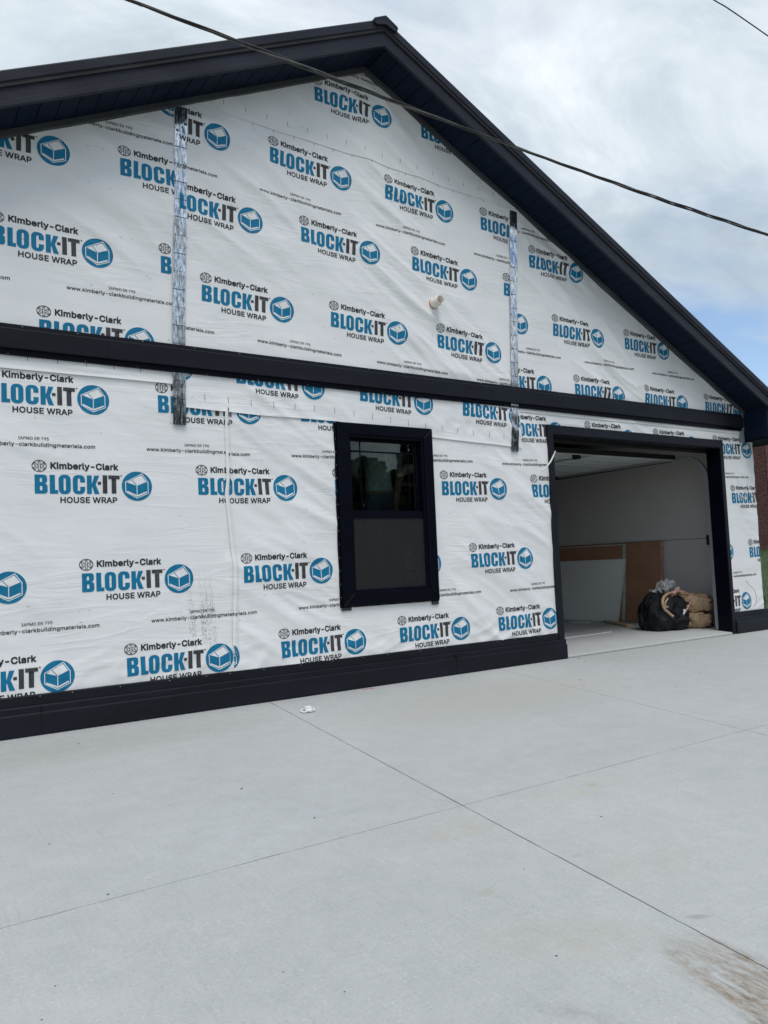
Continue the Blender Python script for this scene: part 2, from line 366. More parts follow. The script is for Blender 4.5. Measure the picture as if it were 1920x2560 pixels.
# ------------------------------------------------------------------ ground
SL = 0.02
gz = lambda y: SL*y
def slab_poly(name, pts, parent):
    q_ = []
    for (xa, ya), (xb, yb) in zip(pts, pts[1:]+pts[:1]):       # slightly ragged saw-cut edges
        k_ = max(1, int(math.hypot(xb-xa, yb-ya)/.06))
        for i in range(k_):
            j_ = 0 if i == 0 else random.gauss(0, .0008) + (random.uniform(-.004, 0) if random.random() < .03 else 0)
            f_ = i/k_; dx_, dy_ = xb-xa, yb-ya; l_ = math.hypot(dx_, dy_)
            q_.append((xa+dx_*f_+dy_/l_*j_, ya+dy_*f_-dx_/l_*j_))
    pts = q_; n = len(pts)
    top = [(x, y, gz(y)) for x, y in pts]; bot = [(x, y, gz(y)-0.09) for x, y in pts]
    o = mesh(name, top+bot, [tuple(range(n)), tuple(range(2*n-1, n-1, -1))]+[(i, i+n, (i+1) % n+n, (i+1) % n) for i in range(n)], 'concrete', parent)
    bm = bmesh.new(); bm.from_mesh(o.data); bmesh.ops.recalc_face_normals(bm, faces=bm.faces)
    e = [k for k in bm.edges if all(abs(v.co.z-gz(v.co.y)) < 1e-4 for v in k.verts)]
    bmesh.ops.bevel(bm, geom=e, offset=0.0012, segments=1, affect='EDGES'); bm.to_mesh(o.data); bm.free()
    return o
drive = mesh('driveway', [(-9, -0.0, -.022), (9.4, -0.0, -.022), (9.4, -11, gz(-11)-.022), (-9, -11, gz(-11)-.022)], [(0, 3, 2, 1)], 'joint')
drive['kind'] = 'structure'
box('joint_filler', 3.80, 6.95, -.044, -.0285, -.03, .0015, 'filler', drive, 0)
j1 = lambda y: 0.374 + 0.1325*y
j3 = lambda y: 2.84 + 0.193*y
j0 = lambda y: -2.2 + 0.12*y
GW = 0.0029
cols = [(lambda y: -9.0, j0), (j0, j1), (j1, j3), (j3, lambda y: 9.4)]
for a, b in cols:
    for y0, y1 in ((-0.03, -3.003+GW), (-3.003-GW, -11.0)):
        ea = GW if a(0) > -8.9 else 0; eb = GW if b(0) < 9.3 else 0
        slab_poly('concrete_slab', [(a(y0)+ea, y0), (a(y1)+ea, y1), (b(y1)-eb, y1), (b(y0)-eb, y0)], drive)
def terrain(x, y):
    t = min(max((x-9.6)/11.0, 0), 1)
    far = min(max((math.hypot(x, y)-60)/100, 0), 1)
    base = -0.05 + gz(max(-11, min(0, y)))
    if x > 9.6 and y > -2: base += 1.05*t*t*(3-2*t)*min(1, (y+2)/4)
    return base*(1-far) - 0.2*far
xs = sorted(set([-900, -300, -120, -60, -30] + [i*1.0 for i in range(-14, 40)] + [50, 70, 120, 300, 900]))
ys = sorted(set([-900, -300, -120, -60, -30] + [i*1.0 for i in range(-16, 34)] + [50, 90, 300, 900]))
tv = [(x, y, terrain(x, y)-(0.12 if -9.2 < x < 9.6 and -11.2 < y < 13 else 0)) for y in ys for x in xs]
tf = [(j*len(xs)+i, j*len(xs)+i+1, (j+1)*len(xs)+i+1, (j+1)*len(xs)+i) for j in range(len(ys)-1) for i in range(len(xs)-1)]
t = MT('lawn_soil').set(Roughness=0.9)
t.col(t.ramp(t.noise(t.vec(), 1.5, 6, 0.6), [(0.3, (0.022, 0.038, 0.012)), (0.7, (0.045, 0.075, 0.022))])); M['lawn'] = t.m
lawn = mesh('lawn', tv, tf, 'lawn', smooth=True); lawn['kind'] = 'structure'
t = MT('grass_blades').set(Roughness=0.6); t.col(t.ramp(t.noise(t.vec(), 2.0, 4, 0.6), [(0.3, (0.028, 0.055, 0.012)), (0.7, (0.06, 0.11, 0.026))])); M['grass'] = t.m
gv, gf = [], []
for k in range(14000):
    x = 9.7 + 13.0*random.random(); y = -1.5 + 15*random.random()
    z = terrain(x, y); a = random.random()*6.28; h_ = 0.05+0.08*random.random(); b = 0.012
    i = len(gv); dx, dy = math.cos(a)*b, math.sin(a)*b
    gv += [(x-dx, y-dy, z-.01), (x+dx, y+dy, z-.01), (x+dy*3, y-dx*3, z+h_)]; gf.append((i, i+1, i+2))
gr = mesh('grass', gv, gf, 'grass'); gr['kind'] = 'stuff'; gr['label'] = 'short green grass on the bank below the brick building'

# ------------------------------------------------------------------ the house
house = thing('house', 'gabled house under construction wrapped in white printed house wrap with dark trim', 'house', (0, 0, 0))
PX, PZ, RS = 1.56, 5.80, 0.488           # ridge line of the soffit
XR, XL = 7.62, 3.12-7.62                 # wall corners
zs = lambda x: PZ - RS*abs(x-PX)
WX0, WX1, WZ0, WZ1 = 1.17, 2.10, 0.78, 2.30     # window opening
GX0, GX1, GZ1 = 3.80, 6.84, 2.40                # garage opening
FL = 0.035                                       # garage floor level
DEPTH = 9.0
# front wall
fw = MB()
Y0, Y1 = 0.004, 0.15
fw.box(XL, WX0, Y0, Y1, -.05, 2.7).box(WX0, WX1, Y0, Y1, -.05, WZ0).box(WX0, WX1, Y0, Y1, WZ1, 2.7).box(WX1, GX0, Y0, Y1, -.05, 2.7)
fw.box(GX0, GX1, Y0, Y1, GZ1, 2.7).box(GX1, XR, Y0, Y1, -.05, 2.7)
gp = [(XL, 2.7), (XR, 2.7), (XR, zs(XR)), (PX, PZ), (XL, zs(XL))]
fw.prism(gp, lambda p: (p[0], Y0, p[1]), lambda p: (p[0], Y1, p[1])).build('front_wall', 'osb', house)
box('side_wall', XR-.12, XR, .15, DEPTH, -.05, zs(XR)-.02, 'drywall', house, 0)
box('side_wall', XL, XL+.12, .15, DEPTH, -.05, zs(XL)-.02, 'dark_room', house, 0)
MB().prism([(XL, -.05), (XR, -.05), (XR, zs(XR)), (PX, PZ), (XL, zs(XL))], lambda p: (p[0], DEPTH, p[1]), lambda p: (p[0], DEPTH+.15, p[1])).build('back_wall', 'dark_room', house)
box('added_partition', 3.38, 3.50, .15, DEPTH, 0, 2.74, 'dark_room', house, 0)  # unseen partition, added to keep the view through the window dark
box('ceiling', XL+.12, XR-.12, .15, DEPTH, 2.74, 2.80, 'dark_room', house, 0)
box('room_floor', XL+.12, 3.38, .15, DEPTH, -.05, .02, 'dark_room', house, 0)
gs = MB().box(3.50, XR-.12, 0.15, DEPTH, -.06, FL)
gs.prism([(-.027, -.06), (-.027, 0.014), (-.018, FL-.010), (0.15, FL), (0.15, -.06)], lambda p: (GX0-.0, p[0], p[1]), lambda p: (GX1, p[0], p[1])).build('garage_floor', 'slab', house)
box('partition_bounce', 3.50, 3.512, .16, DEPTH, FL, 2.74, 'bounce_lining', house, 0)  # garage linings on partition, ceiling and back, added to bounce light inside
box('ceiling_bounce', 3.512, XR-.12, .16, DEPTH, 2.725, 2.74, 'bounce_lining', house, 0)
box('back_bounce', 3.512, XR-.12, DEPTH-.012, DEPTH, FL, 2.725, 'bounce_lining', house, 0)
# drywall on the inner face of the garage front wall and the tape line on the side wall
box('drywall_lining', GX1+.13, XR-.12, .152, .165, FL, 2.74, 'drywall', house, 0)
box('drywall_joint', XR-.1215, XR-.12, .17, 5.0, 1.254, 1.262, 'frieze', house, 0)

# --- wrap sheets ---------------------------------------------------------
def smooth01(t_): t_ = min(max(t_, 0), 1); return t_*t_*(3-2*t_)
def H(x, z):
    """relief of the cloth in metres (towards the viewer)"""
    v = 0.0050*noise.noise((x*1.7, z*1.7, 3.1)) + 0.0036*noise.noise((x*2.6+z, z*6.5, 7.7))
    a = x*math.cos(0.55) - z*math.sin(0.55); b = x*math.sin(0.55) + z*math.cos(0.55)
    mk = smooth01(noise.noise((x*0.8+5, z*0.8, 9.0))*1.6+.45)
    w1 = noise.noise((a*0.8, b*3.4, 1.0))
    up = 1.25 if z > 2.6 else (0.35 if x < .05 else 0.85)
    v += up*mk*0.0185*max(0, 1-abs(w1)*2.4)**1.4
    w2 = noise.noise((a*1.3+9, b*8.5, 4.0)); v += up*mk*0.0055*max(0, 1-abs(w2)*2.4)
    # sagging folds just above the base trim and below the upper laps
    fb = math.exp(-((z-.36)/.16)**2)
    c1 = noise.noise((x*2.4+z*2.2, (z-.45*x)*7.5, 6.0)); v += fb*0.0075*max(0, 1-abs(c1)*2.6)
    fs_ = math.exp(-((z-2.58)/.13)**2)
    v += fs_*0.0045*noise.noise((x*1.3, z*17, 2.0))
    # crumpled patch beside the window head
    fc = math.exp(-(((x-2.55)/.42)**2+((z-2.40)/.13)**2))
    v += fc*(0.011*noise.noise((x*7, z*8, 0.5)) + 0.007*noise.noise((x*16, z*16, 0.7)))
    # pull lines around the window corner and the left seam
    fw_ = math.exp(-(((x-.75)/.5)**2+((z-.8)/.55)**2)); d_ = noise.noise(((x-z)*1.2, (x*.45+z)*8.5, 8.0)); v += fw_*0.0075*max(0, 1-abs(d_)*2.8)
    k_ = smooth01((abs(z-2.76)-.10)/.10)          # held flat under the belt trim
    return v*(.3+.7*k_)
SEAM = [(2.6, .067), (2.36, .067), (2.0, .066), (1.82, .066), (1.70, .05), (1.5, .066), (1.12, .10), (.84, .097), (.6, .083), (.2, .078)]
def seam(z):
    if z >= SEAM[0][0]: return SEAM[0][1]
    for (z1, x1), (z0, x0) in zip(SEAM, SEAM[1:]):
        if z >= z0: return x0+(x1-x0)*(z-z0)/(z1-z0)
    return SEAM[-1][1]
def lin(x, pts):
    for (x0, z0), (x1, z1) in zip(pts, pts[1:]):
        if x <= x1: return z0+(z1-z0)*(x-x0)/(x1-x0)
    return pts[-1][1]
U_BOT = [(-.40, 2.385), (.36, 2.362), (1.12, 2.364), (2.19, 2.28), (3.6, 2.222)]
T_BOT = [(-.45, 4.925), (.87, 4.906), (1.49, 4.897), (2.49, 4.845), (3.7, 4.832)]
CAPZ = lambda x: zs(x)-0.004
class Sheet: pass
def sheet(key, x0, x1, bot, top, layer, holes=(), extra=None, mat='wrap', seam_left=False):
    s = Sheet(); s.x0, s.x1, s.bot, s.top, s.layer, s.holes = x0, x1, bot, top, layer, holes
    s.h = lambda x, z: layer + H(x, z) + (extra(x, z) if extra else 0)
    step = 0.017
    X = set([x0, x1, PX] if x0 < PX < x1 else [x0, x1]); n = int((x1-x0)/step)
    for i in range(1, n): X.add(x0+(x1-x0)*i/n)
    for hx0, hx1, hz0, hz1 in holes: X |= {hx0, hx1}
    X = [(x, None) for x in sorted(X)]; V = []; F = []
    # common row count keeps quads simple
    rows = max(8, int(max((top(x)-bot(x)) for x, _ in X)/step))
    idx = {}
    hz = sorted({q for h_ in holes for q in h_[2:]})
    for i, (x, _) in enumerate(X):
        zb, zt = bot(x), max(top(x), bot(x)+.002)
        zl = [zb+(zt-zb)*j/rows for j in range(rows+1)]
        for q in hz:                                   # snap rows to opening edges
            j = min(range(rows+1), key=lambda k: abs(zl[k]-q)); zl[j] = q
        for j, z in enumerate(zl):
            xx = x
            if seam_left:
                fo = smooth01(1-(x-x0)/.16); xx = x + (seam(z)-x0)*fo
            idx[i, j] = len(V); V.append((xx, -s.h(xx, z), z))
    for i in range(len(X)-1):
        xm = (X[i][0]+X[i+1][0])/2
        if top(xm)-bot(xm) < 0.01: continue
        for j in range(rows):
            q = (idx[i, j], idx[i+1, j], idx[i+1, j+1], idx[i, j+1]); zm = sum(V[k][2] for k in q)/4
            if any(a < xm < b and c < zm < d for a, b, c, d in holes): continue
            F.append(q)
    s.o = mesh('house_wrap_sheet', V, F, mat, house, True)
    return s
WH = (WX0-.02, WX1+.02, WZ0-.02, WZ1+.02); GH = (GX0-.04, GX1+.02, -1.0, GZ1+.03)
fold = lambda x, z: (0.019*math.exp(-((x-seam(z)-.022)/.012)**2) - .003*math.exp(-((x-seam(z)-.055)/.02)**2) + .006*math.exp(-((x-seam(z)-.004)/.006)**2)) if .4 < z < 2.4 else 0
lip = lambda bfn: (lambda x, z: 0.004*math.exp(-((z-bfn(x))/.02)**2))
S = {}
S['LL'] = sheet('LL', XL, .14, lambda x: .20, lambda x: 2.72, .002, mat='wrap_s')
S['L'] = sheet('L', .07, XR, lambda x: .20, lambda x: 2.72, .006, (WH, GH), fold, seam_left=True)
S['UL'] = sheet('UL', XL, -.28, lambda x: 2.561, CAPZ, .011, (), lip(lambda x: 2.561))
S['U'] = sheet('U', -.30, 3.34, lambda x: lin(x, U_BOT), CAPZ, .014, (), lip(lambda x: lin(x, U_BOT)))
S['UR'] = sheet('UR', 3.30, XR, lambda x: 2.62, CAPZ, .0115, (), lip(lambda x: 2.62))
S['T'] = sheet('T', -.28, 3.52, lambda x: lin(x, T_BOT), CAPZ, .0185, (), None)

# --- print templates -----------------------------------------------------
# letter outlines of the printed sans: char|advance|loops (1/1000 em)
GLYPHS = {}
for ln_ in '''K-|554|122,153 104,167 99,179 98,191 99,255 109,271 122,279 138,281 410,279 427,267 435,247 434,179 426,164 414,155 398,151 134,151
KC|622|266,-40 208,-28 154,-4 117,20 83,52 49,100 27,148 16,196 10,252 16,312 26,360 49,408 83,456 118,489 162,518 210,537 262,549 314,553 382,547 438,531 466,519 518,484 540,464 558,440 575,412 586,384 594,356 594,340 586,324 574,315 558,311 478,311 466,314 454,323 435,364 414,388 378,409 330,418 286,416 258,410 236,400 214,386 196,368 179,344 169,320 162,288 159,256 162,220 168,192 180,164 196,140 214,122 238,107 262,98 314,90 346,92 378,100 402,113 422,128 437,148 453,184 462,192 474,196 566,196 582,188 594,168 594,152 586,124 575,96 560,72 522,27 494,7 442,-21 382,-38 314,-44
KK|571|58,-35 40,-21 34,-1 34,511 37,523 45,535 66,546 150,546 166,541 177,531 184,511 186,336 403,535 422,545 534,546 550,539 563,523 565,503 558,486 474,409 340,287 340,283 559,23 565,11 567,-1 564,-13 557,-25 546,-33 530,-37 438,-37 418,-30 230,192 185,151 184,-1 178,-21 166,-32 150,-37 70,-37
Ka|480|146,-42 98,-30 70,-17 42,5 26,24 10,50 1,78 -2,106 1,134 9,162 22,185 42,205 74,226 106,238 30,259 16,274 12,286 12,298 30,334 47,354 70,375 94,390 146,410 214,420 270,418 334,403 378,378 398,358 412,338 425,310 431,286 435,254 434,-6 424,-26 414,-33 402,-37 322,-37 310,-33 294,-21 266,-34 238,-41 190,-46;169,86 198,82 218,83 238,87 254,93 274,107 287,130 286,140 268,138 182,127 154,117 146,110 147,98 154,92;146,250 286,266 285,274 278,282 266,289 246,293 202,291 170,278 156,266
Kb|521|226,-41 190,-30 166,-18 154,-30 138,-37 58,-37 38,-27 30,-17 26,-5 26,507 28,523 41,539 58,546 138,546 158,538 167,527 171,515 172,415 174,399 190,408 238,419 310,419 350,409 390,392 418,371 443,347 466,315 485,271 495,231 497,191 495,147 484,103 467,63 449,35 426,11 386,-17 354,-31 318,-41 270,-45;235,87 278,85 306,95 321,107 331,119 346,151 349,171 349,211 338,247 322,272 298,286 286,290 242,291 214,282 190,262 175,231 171,211 171,167 181,131 202,103 222,91
Ke|497|203,-42 159,-32 119,-16 84,7 53,39 34,67 19,99 8,139 3,187 7,235 17,271 31,305 51,335 83,368 117,391 155,408 199,419 267,420 315,412 353,399 376,387 399,370 439,327 454,299 466,267 473,231 474,163 468,147 455,136 443,132 419,131 435,129 455,119 466,103 467,83 455,55 439,31 415,8 371,-20 343,-32 283,-44 247,-45;218,87 267,84 287,88 307,97 319,107 334,131 279,132 159,131 169,115 183,102 195,94;166,259 311,258 311,263 299,276 279,287 263,291 223,291 191,281
Ki|217|47,-34 32,-21 26,-1 26,379 28,391 34,403 54,415 31,435 22,447 15,463 12,491 16,507 26,527 43,543 59,552 99,561 123,557 143,549 159,539 175,523 183,503 186,483 183,463 174,443 143,415 163,403 171,383 171,-5 162,-25 143,-36 63,-37
Kk|469|50,-35 32,-21 26,-1 26,511 28,523 36,535 58,546 138,546 154,541 167,527 171,511 174,288 311,407 326,415 426,416 442,412 454,402 461,387 461,371 454,356 292,215 292,211 468,23 474,11 476,-1 474,-13 466,-26 454,-34 442,-37 346,-37 330,-33 178,128 172,119 172,-1 165,-21 154,-32 138,-37 62,-37
Kl|244|122,-35 90,-24 62,-7 42,18 28,53 26,85 26,513 34,533 54,545 138,546 153,541 166,529 172,509 172,93 174,89 210,90 230,77 236,65 251,1 243,-19 226,-32 182,-39
Km|740|50,-35 32,-21 26,-1 26,379 29,395 38,406 58,416 134,416 150,412 166,399 214,418 262,423 298,419 330,410 360,391 378,374 410,397 438,410 486,421 518,423 546,422 574,416 602,406 630,390 651,371 670,347 684,319 692,287 694,255 694,-1 692,-13 682,-28 666,-36 586,-37 574,-35 562,-28 552,-17 549,-5 548,251 546,267 538,281 526,288 494,293 466,290 452,283 439,271 433,255 432,-1 428,-17 418,-30 398,-37 322,-37 302,-30 290,-17 286,-1 285,267 282,276 266,288 234,293 214,291 194,282 179,267 172,251 172,-1 167,-17 157,-29 142,-36 62,-37
Kr|327|50,-35 32,-21 26,-1 26,379 30,396 42,409 58,416 138,416 166,401 190,412 222,420 290,421 302,418 312,411 323,391 324,319 318,302 307,291 294,286 246,289 206,282 183,267 172,247 172,-1 167,-17 157,-29 142,-36 62,-37
Ky|480|59,-178 43,-174 31,-167 19,-146 20,-130 39,-69 48,-58 63,-50 111,-53 123,-50 138,-34 152,-2 -15,366 -17,382 -14,394 -1,409 15,416 103,416 123,407 133,394 227,173 231,171 239,190 326,394 335,406 355,416 443,416 463,406 472,394 475,382 471,362 274,-74 262,-98 235,-133 215,-150 183,-168 155,-177 131,-181 95,-182
H |210|
HA|557|5,-21 -3,-14 -7,-5 -5,11 201,516 209,528 225,534 309,534 326,527 332,519 428,287 543,7 542,-9 533,-20 521,-25 441,-25 425,-18 369,115 365,117 173,117 167,115 113,-18 97,-25 17,-25;211,227 217,224 321,224 325,227 284,331 269,373 265,371
HE|489|54,-21 46,-13 42,-1 42,507 44,519 54,530 66,534 418,534 430,530 437,523 442,511 442,451 438,439 426,429 166,427 165,315 166,311 194,311 398,311 410,308 418,300 423,287 423,227 418,215 406,206 166,204 165,83 426,81 437,75 444,63 443,-9 434,-21 422,-25 66,-25
HH|599|54,-21 46,-13 42,-1 42,507 44,519 50,527 66,534 142,534 154,530 162,520 165,507 166,314 414,315 414,511 418,523 426,530 438,534 514,534 530,526 537,507 537,-1 530,-17 514,-25 438,-25 426,-21 418,-13 414,-1 414,203 410,207 166,207 165,-1 162,-11 154,-21 142,-25 66,-25
HO|618|252,-28 200,-16 155,4 116,31 87,60 58,100 36,148 24,200 20,252 24,308 36,360 58,408 87,448 116,477 152,503 200,524 248,537 300,541 344,537 396,525 444,505 480,479 512,448 540,408 561,360 574,308 577,256 574,200 561,148 542,104 515,64 478,28 444,4 396,-17 352,-27 300,-32;269,80 328,80 356,87 380,99 399,112 420,132 435,156 447,184 454,216 456,252 454,292 447,324 433,356 420,376 404,392 380,410 356,422 329,428 300,431 268,428 220,412 200,398 178,376 162,352 150,324 144,292 141,256 144,216 150,184 162,156 179,132 200,111 220,97 241,88
HP|518|54,-21 46,-13 42,-1 42,507 46,523 54,530 66,534 262,534 306,531 348,523 382,510 423,483 438,469 458,443 472,411 481,379 483,347 481,315 472,283 457,251 438,226 414,203 382,184 350,172 306,163 166,160 165,-1 161,-13 154,-21 142,-25 66,-25;166,267 286,269 306,272 334,286 351,307 359,331 360,347 355,379 350,391 338,405 322,416 286,426 166,427
HR|522|54,-21 46,-13 42,3 42,511 46,523 54,530 70,534 262,534 306,531 350,523 382,512 411,495 438,473 458,447 473,415 480,387 483,351 481,319 472,287 458,258 438,232 390,195 502,11 504,-5 494,-20 478,-25 394,-25 382,-21 374,-13 262,172 170,173 165,171 165,-1 161,-13 154,-21 142,-25 66,-25;165,283 170,280 286,281 310,285 338,298 353,315 360,335 361,351 356,383 350,395 339,407 322,417 286,426 166,427
HS|520|198,-30 170,-25 138,-15 106,-1 74,22 54,42 36,70 23,102 18,138 24,154 42,162 126,160 138,150 150,114 170,95 182,88 210,78 250,74 294,78 314,84 338,98 351,110 360,126 362,138 359,154 346,169 322,182 154,230 114,247 82,269 55,298 39,334 33,370 36,402 46,434 63,462 86,486 115,506 146,521 182,533 218,539 290,539 330,532 362,522 394,505 422,485 442,465 461,434 470,410 474,382 470,364 462,356 450,353 370,354 356,366 349,390 342,402 326,415 302,426 254,434 210,429 174,412 161,398 156,386 154,374 158,360 174,345 198,332 358,288 418,258 452,226 464,210 473,190 481,162 480,110 470,78 453,50 433,26 402,2 338,-24 298,-31 250,-34
HU|600|238,-30 202,-22 165,-9 126,13 94,41 74,67 56,99 46,135 42,175 42,511 50,527 66,534 142,534 156,527 163,515 164,179 166,159 179,127 202,102 222,90 242,83 262,78 290,77 314,78 338,83 362,92 388,111 401,127 413,159 415,179 415,511 422,526 438,534 514,534 529,527 536,515 537,171 533,135 523,99 506,67 482,38 454,14 418,-7 378,-22 334,-31 290,-33
HW|789|161,-22 153,-14 149,-5 -6,503 -5,519 5,530 17,534 93,534 105,530 113,522 217,168 322,523 329,530 341,534 425,534 437,531 445,525 450,515 549,175 553,172 562,203 651,515 655,523 664,531 677,534 757,533 771,523 775,507 618,-5 612,-17 597,-25 509,-25 497,-22 488,-13 385,327 279,-13 271,-21 261,-25 173,-25
U-|513|116,174 108,187 108,243 112,255 120,260 378,259 387,247 388,187 384,178 376,172 128,171
U.|222|82,-18 60,-5 45,11 39,27 40,59 48,75 74,97 102,104 126,100 150,87 164,71 171,55 170,23 155,-1 138,-14 106,-21
Ua|444|140,-22 100,-12 76,0 53,18 37,38 26,58 18,82 16,110 25,154 33,170 46,186 80,209 136,228 276,247 286,254 283,278 275,294 256,307 232,313 196,313 172,307 156,299 135,282 120,260 112,257 104,258 40,275 32,280 28,290 30,298 48,330 76,359 120,384 168,397 232,401 284,392 324,374 340,364 357,346 379,306 385,282 388,250 388,2 384,-10 372,-17 300,-16 291,-10 287,6 284,9 260,-7 224,-20 176,-26;155,66 188,62 224,67 244,75 265,90 276,104 285,126 286,162 284,164 256,159 164,146 144,139 128,129 119,114 121,90 132,76
Ub|482|213,-21 181,-11 141,17 138,-9 125,-17 53,-16 45,-11 41,-1 42,515 49,523 57,526 125,526 139,519 142,507 142,387 142,367 145,364 181,389 229,400 289,398 321,390 353,375 379,355 401,332 421,303 435,267 443,231 446,191 444,151 435,111 421,75 404,47 383,23 349,0 321,-13 289,-23 249,-25;217,67 241,64 261,66 281,71 295,79 310,91 323,107 339,143 343,167 343,211 332,255 311,287 285,304 269,310 241,313 221,311 189,299 161,272 146,235 142,211 142,167 153,123 173,91 189,78
Uc|450|188,-22 152,-13 118,3 92,21 68,45 46,79 31,115 24,147 20,187 24,227 32,263 47,299 65,327 92,355 120,375 152,390 192,399 248,401 268,398 312,386 343,371 360,359 376,345 397,319 414,283 414,271 404,261 336,245 324,248 318,255 305,279 288,296 260,309 228,313 204,311 184,304 168,295 155,283 134,251 129,231 123,187 129,143 135,123 153,95 168,81 184,72 228,63 272,71 297,87 310,103 321,127 332,134 404,118 416,107 416,99 408,79 388,45 364,21 332,-1 293,-17 272,-22 228,-25
Ud|482|172,-21 144,-13 116,0 88,20 63,47 46,75 31,111 23,151 20,191 23,227 31,267 45,299 64,331 87,355 112,374 144,390 180,399 244,399 284,389 324,362 325,467 325,511 328,519 336,525 412,526 420,522 426,511 425,-5 420,-13 412,-17 340,-17 330,-9 324,16 300,-3 264,-19 216,-25;199,67 224,64 244,66 264,71 280,80 304,103 320,143 326,191 320,235 315,255 292,288 264,306 248,311 204,311 184,306 168,296 156,287 144,271 129,235 123,187 129,143 136,123 156,91 184,71
Ue|459|188,-21 154,-13 124,-1 89,23 66,47 48,74 32,111 24,147 21,183 23,227 32,263 46,299 64,327 87,351 120,375 152,390 188,399 252,400 276,396 320,382 361,355 395,315 417,263 424,215 425,167 420,157 412,153 126,151 129,131 136,115 148,97 176,75 208,66 248,64 284,74 308,91 323,115 332,121 407,107 413,103 418,95 418,87 410,67 395,43 376,24 340,-1 316,-12 264,-24 232,-25;127,239 316,238 318,243 311,263 294,287 276,301 248,311 224,313 188,307 154,287 136,263
Ug|482|180,-164 144,-157 120,-148 81,-124 50,-92 39,-72 42,-60 48,-54 100,-27 112,-24 122,-28 156,-62 188,-76 228,-80 256,-78 278,-72 300,-61 316,-44 322,-28 325,24 300,8 264,-6 240,-11 212,-12 180,-10 148,-3 116,12 88,30 64,55 45,84 31,116 23,152 20,192 23,232 31,268 40,288 64,330 89,356 116,377 144,389 176,398 216,401 264,396 300,381 324,362 330,388 340,396 412,396 420,392 425,384 426,-8 424,-44 416,-72 399,-100 380,-120 352,-139 326,-152 260,-166 228,-168;194,80 224,76 244,78 280,89 304,112 314,128 322,148 325,168 325,216 315,256 307,272 293,288 268,304 252,310 224,313 204,311 168,297 144,272 129,236 123,192 128,152 135,132 144,113 156,100 172,89
Ui|199|48,-14 41,-1 42,383 46,391 56,396 132,395 140,387 142,379 142,-5 136,-13 128,-17 56,-17;80,427 60,434 37,455 29,479 30,495 39,515 60,532 88,541 104,539 124,533 146,515 154,495 154,467 145,451 124,433 108,427
Uk|434|49,-14 41,-1 41,507 45,520 57,526 125,526 135,523 141,515 142,251 144,247 305,394 393,396 405,393 411,387 413,375 391,351 245,215 422,11 426,-1 421,-12 409,-17 321,-17 313,-14 169,152 165,152 142,131 142,-1 140,-9 133,-15 125,-17 57,-17
Ul|224|117,-16 93,-8 69,8 53,29 44,57 41,85 41,509 46,521 57,526 125,526 137,521 142,509 142,85 149,71 189,71 200,65 216,1 209,-11 181,-18 153,-19
Um|686|49,-14 41,-1 41,379 46,391 57,396 129,395 138,387 141,365 165,383 201,398 241,403 273,400 301,391 325,375 349,348 393,381 429,396 457,402 505,402 529,397 553,388 575,375 593,359 609,337 621,312 627,287 630,255 630,-1 625,-11 617,-16 541,-16 533,-12 529,-5 529,31 529,251 525,275 510,299 481,311 445,312 417,304 395,283 387,263 386,247 385,-5 379,-13 369,-17 301,-17 289,-12 284,-1 283,275 274,291 253,307 237,311 205,312 181,305 162,291 148,271 144,255 141,-6 136,-13 125,-17 57,-17
Un|466|49,-14 41,-1 41,379 45,390 53,395 129,395 140,383 141,363 157,376 185,389 217,399 249,401 281,399 305,394 333,384 353,370 373,351 389,331 402,299 410,239 410,115 410,-1 407,-9 393,-17 325,-17 315,-13 309,-1 308,235 306,259 300,275 285,294 273,303 257,308 229,312 197,307 173,295 161,284 152,271 144,247 141,-6 136,-13 125,-17 57,-17
Uo|472|188,-22 152,-13 120,1 90,23 63,51 46,79 34,107 25,143 20,187 24,227 33,267 48,302 68,331 92,355 116,372 152,390 188,399 228,401 265,399 304,390 336,375 365,355 392,327 412,295 424,267 433,231 436,187 434,147 424,111 408,75 390,47 368,24 340,3 304,-13 268,-22 228,-25;201,67 228,63 248,65 270,71 285,79 314,107 329,143 333,167 333,207 322,251 312,270 298,287 272,304 252,311 228,313 204,311 184,304 168,295 155,283 143,267 134,251 129,231 123,187 129,143 135,123 156,91 184,72
Ur|301|49,-14 41,-1 43,387 49,393 57,396 125,396 138,387 141,369 157,381 185,394 209,400 253,401 273,400 280,395 284,387 284,323 280,311 269,305 229,309 197,305 181,299 153,275 143,251 142,-1 140,-9 133,-15 125,-17 57,-17
Us|416|155,-21 119,-13 95,-3 73,11 55,27 42,43 29,67 23,91 27,105 35,110 107,124 115,119 127,95 145,75 163,68 199,62 227,65 259,76 275,93 277,103 276,111 271,120 259,129 123,165 95,176 68,195 49,219 39,243 35,275 37,299 46,323 59,343 99,376 147,394 175,400 239,399 287,387 311,375 339,353 365,315 373,291 369,279 359,273 291,261 281,267 268,291 256,303 231,313 203,316 171,311 154,303 139,287 139,267 147,257 159,250 291,217 323,203 344,187 366,163 377,135 381,107 379,83 371,58 355,35 335,15 295,-9 263,-19 231,-24 199,-25
Ut|266|150,-18 118,-9 90,9 71,31 60,55 55,95 55,307 50,310 6,310 -6,316 -10,327 -10,379 -6,390 2,395 54,397 55,475 66,487 142,488 154,479 156,467 158,396 230,395 238,390 241,379 241,327 236,315 226,310 162,310 156,307 157,83 162,74 174,68 222,71 234,67 238,59 251,3 246,-11 222,-19 186,-21
Uu|466|165,-19 145,-15 121,-5 96,10 77,28 61,50 49,78 43,106 41,138 41,378 45,390 57,396 125,396 133,394 141,386 143,142 145,118 152,102 161,89 177,76 196,70 237,68 268,78 280,86 291,98 303,118 308,138 309,378 313,391 325,396 393,396 405,390 409,382 409,-6 402,-14 393,-17 325,-17 317,-13 312,-6 309,16 289,1 261,-12 233,-20 201,-22
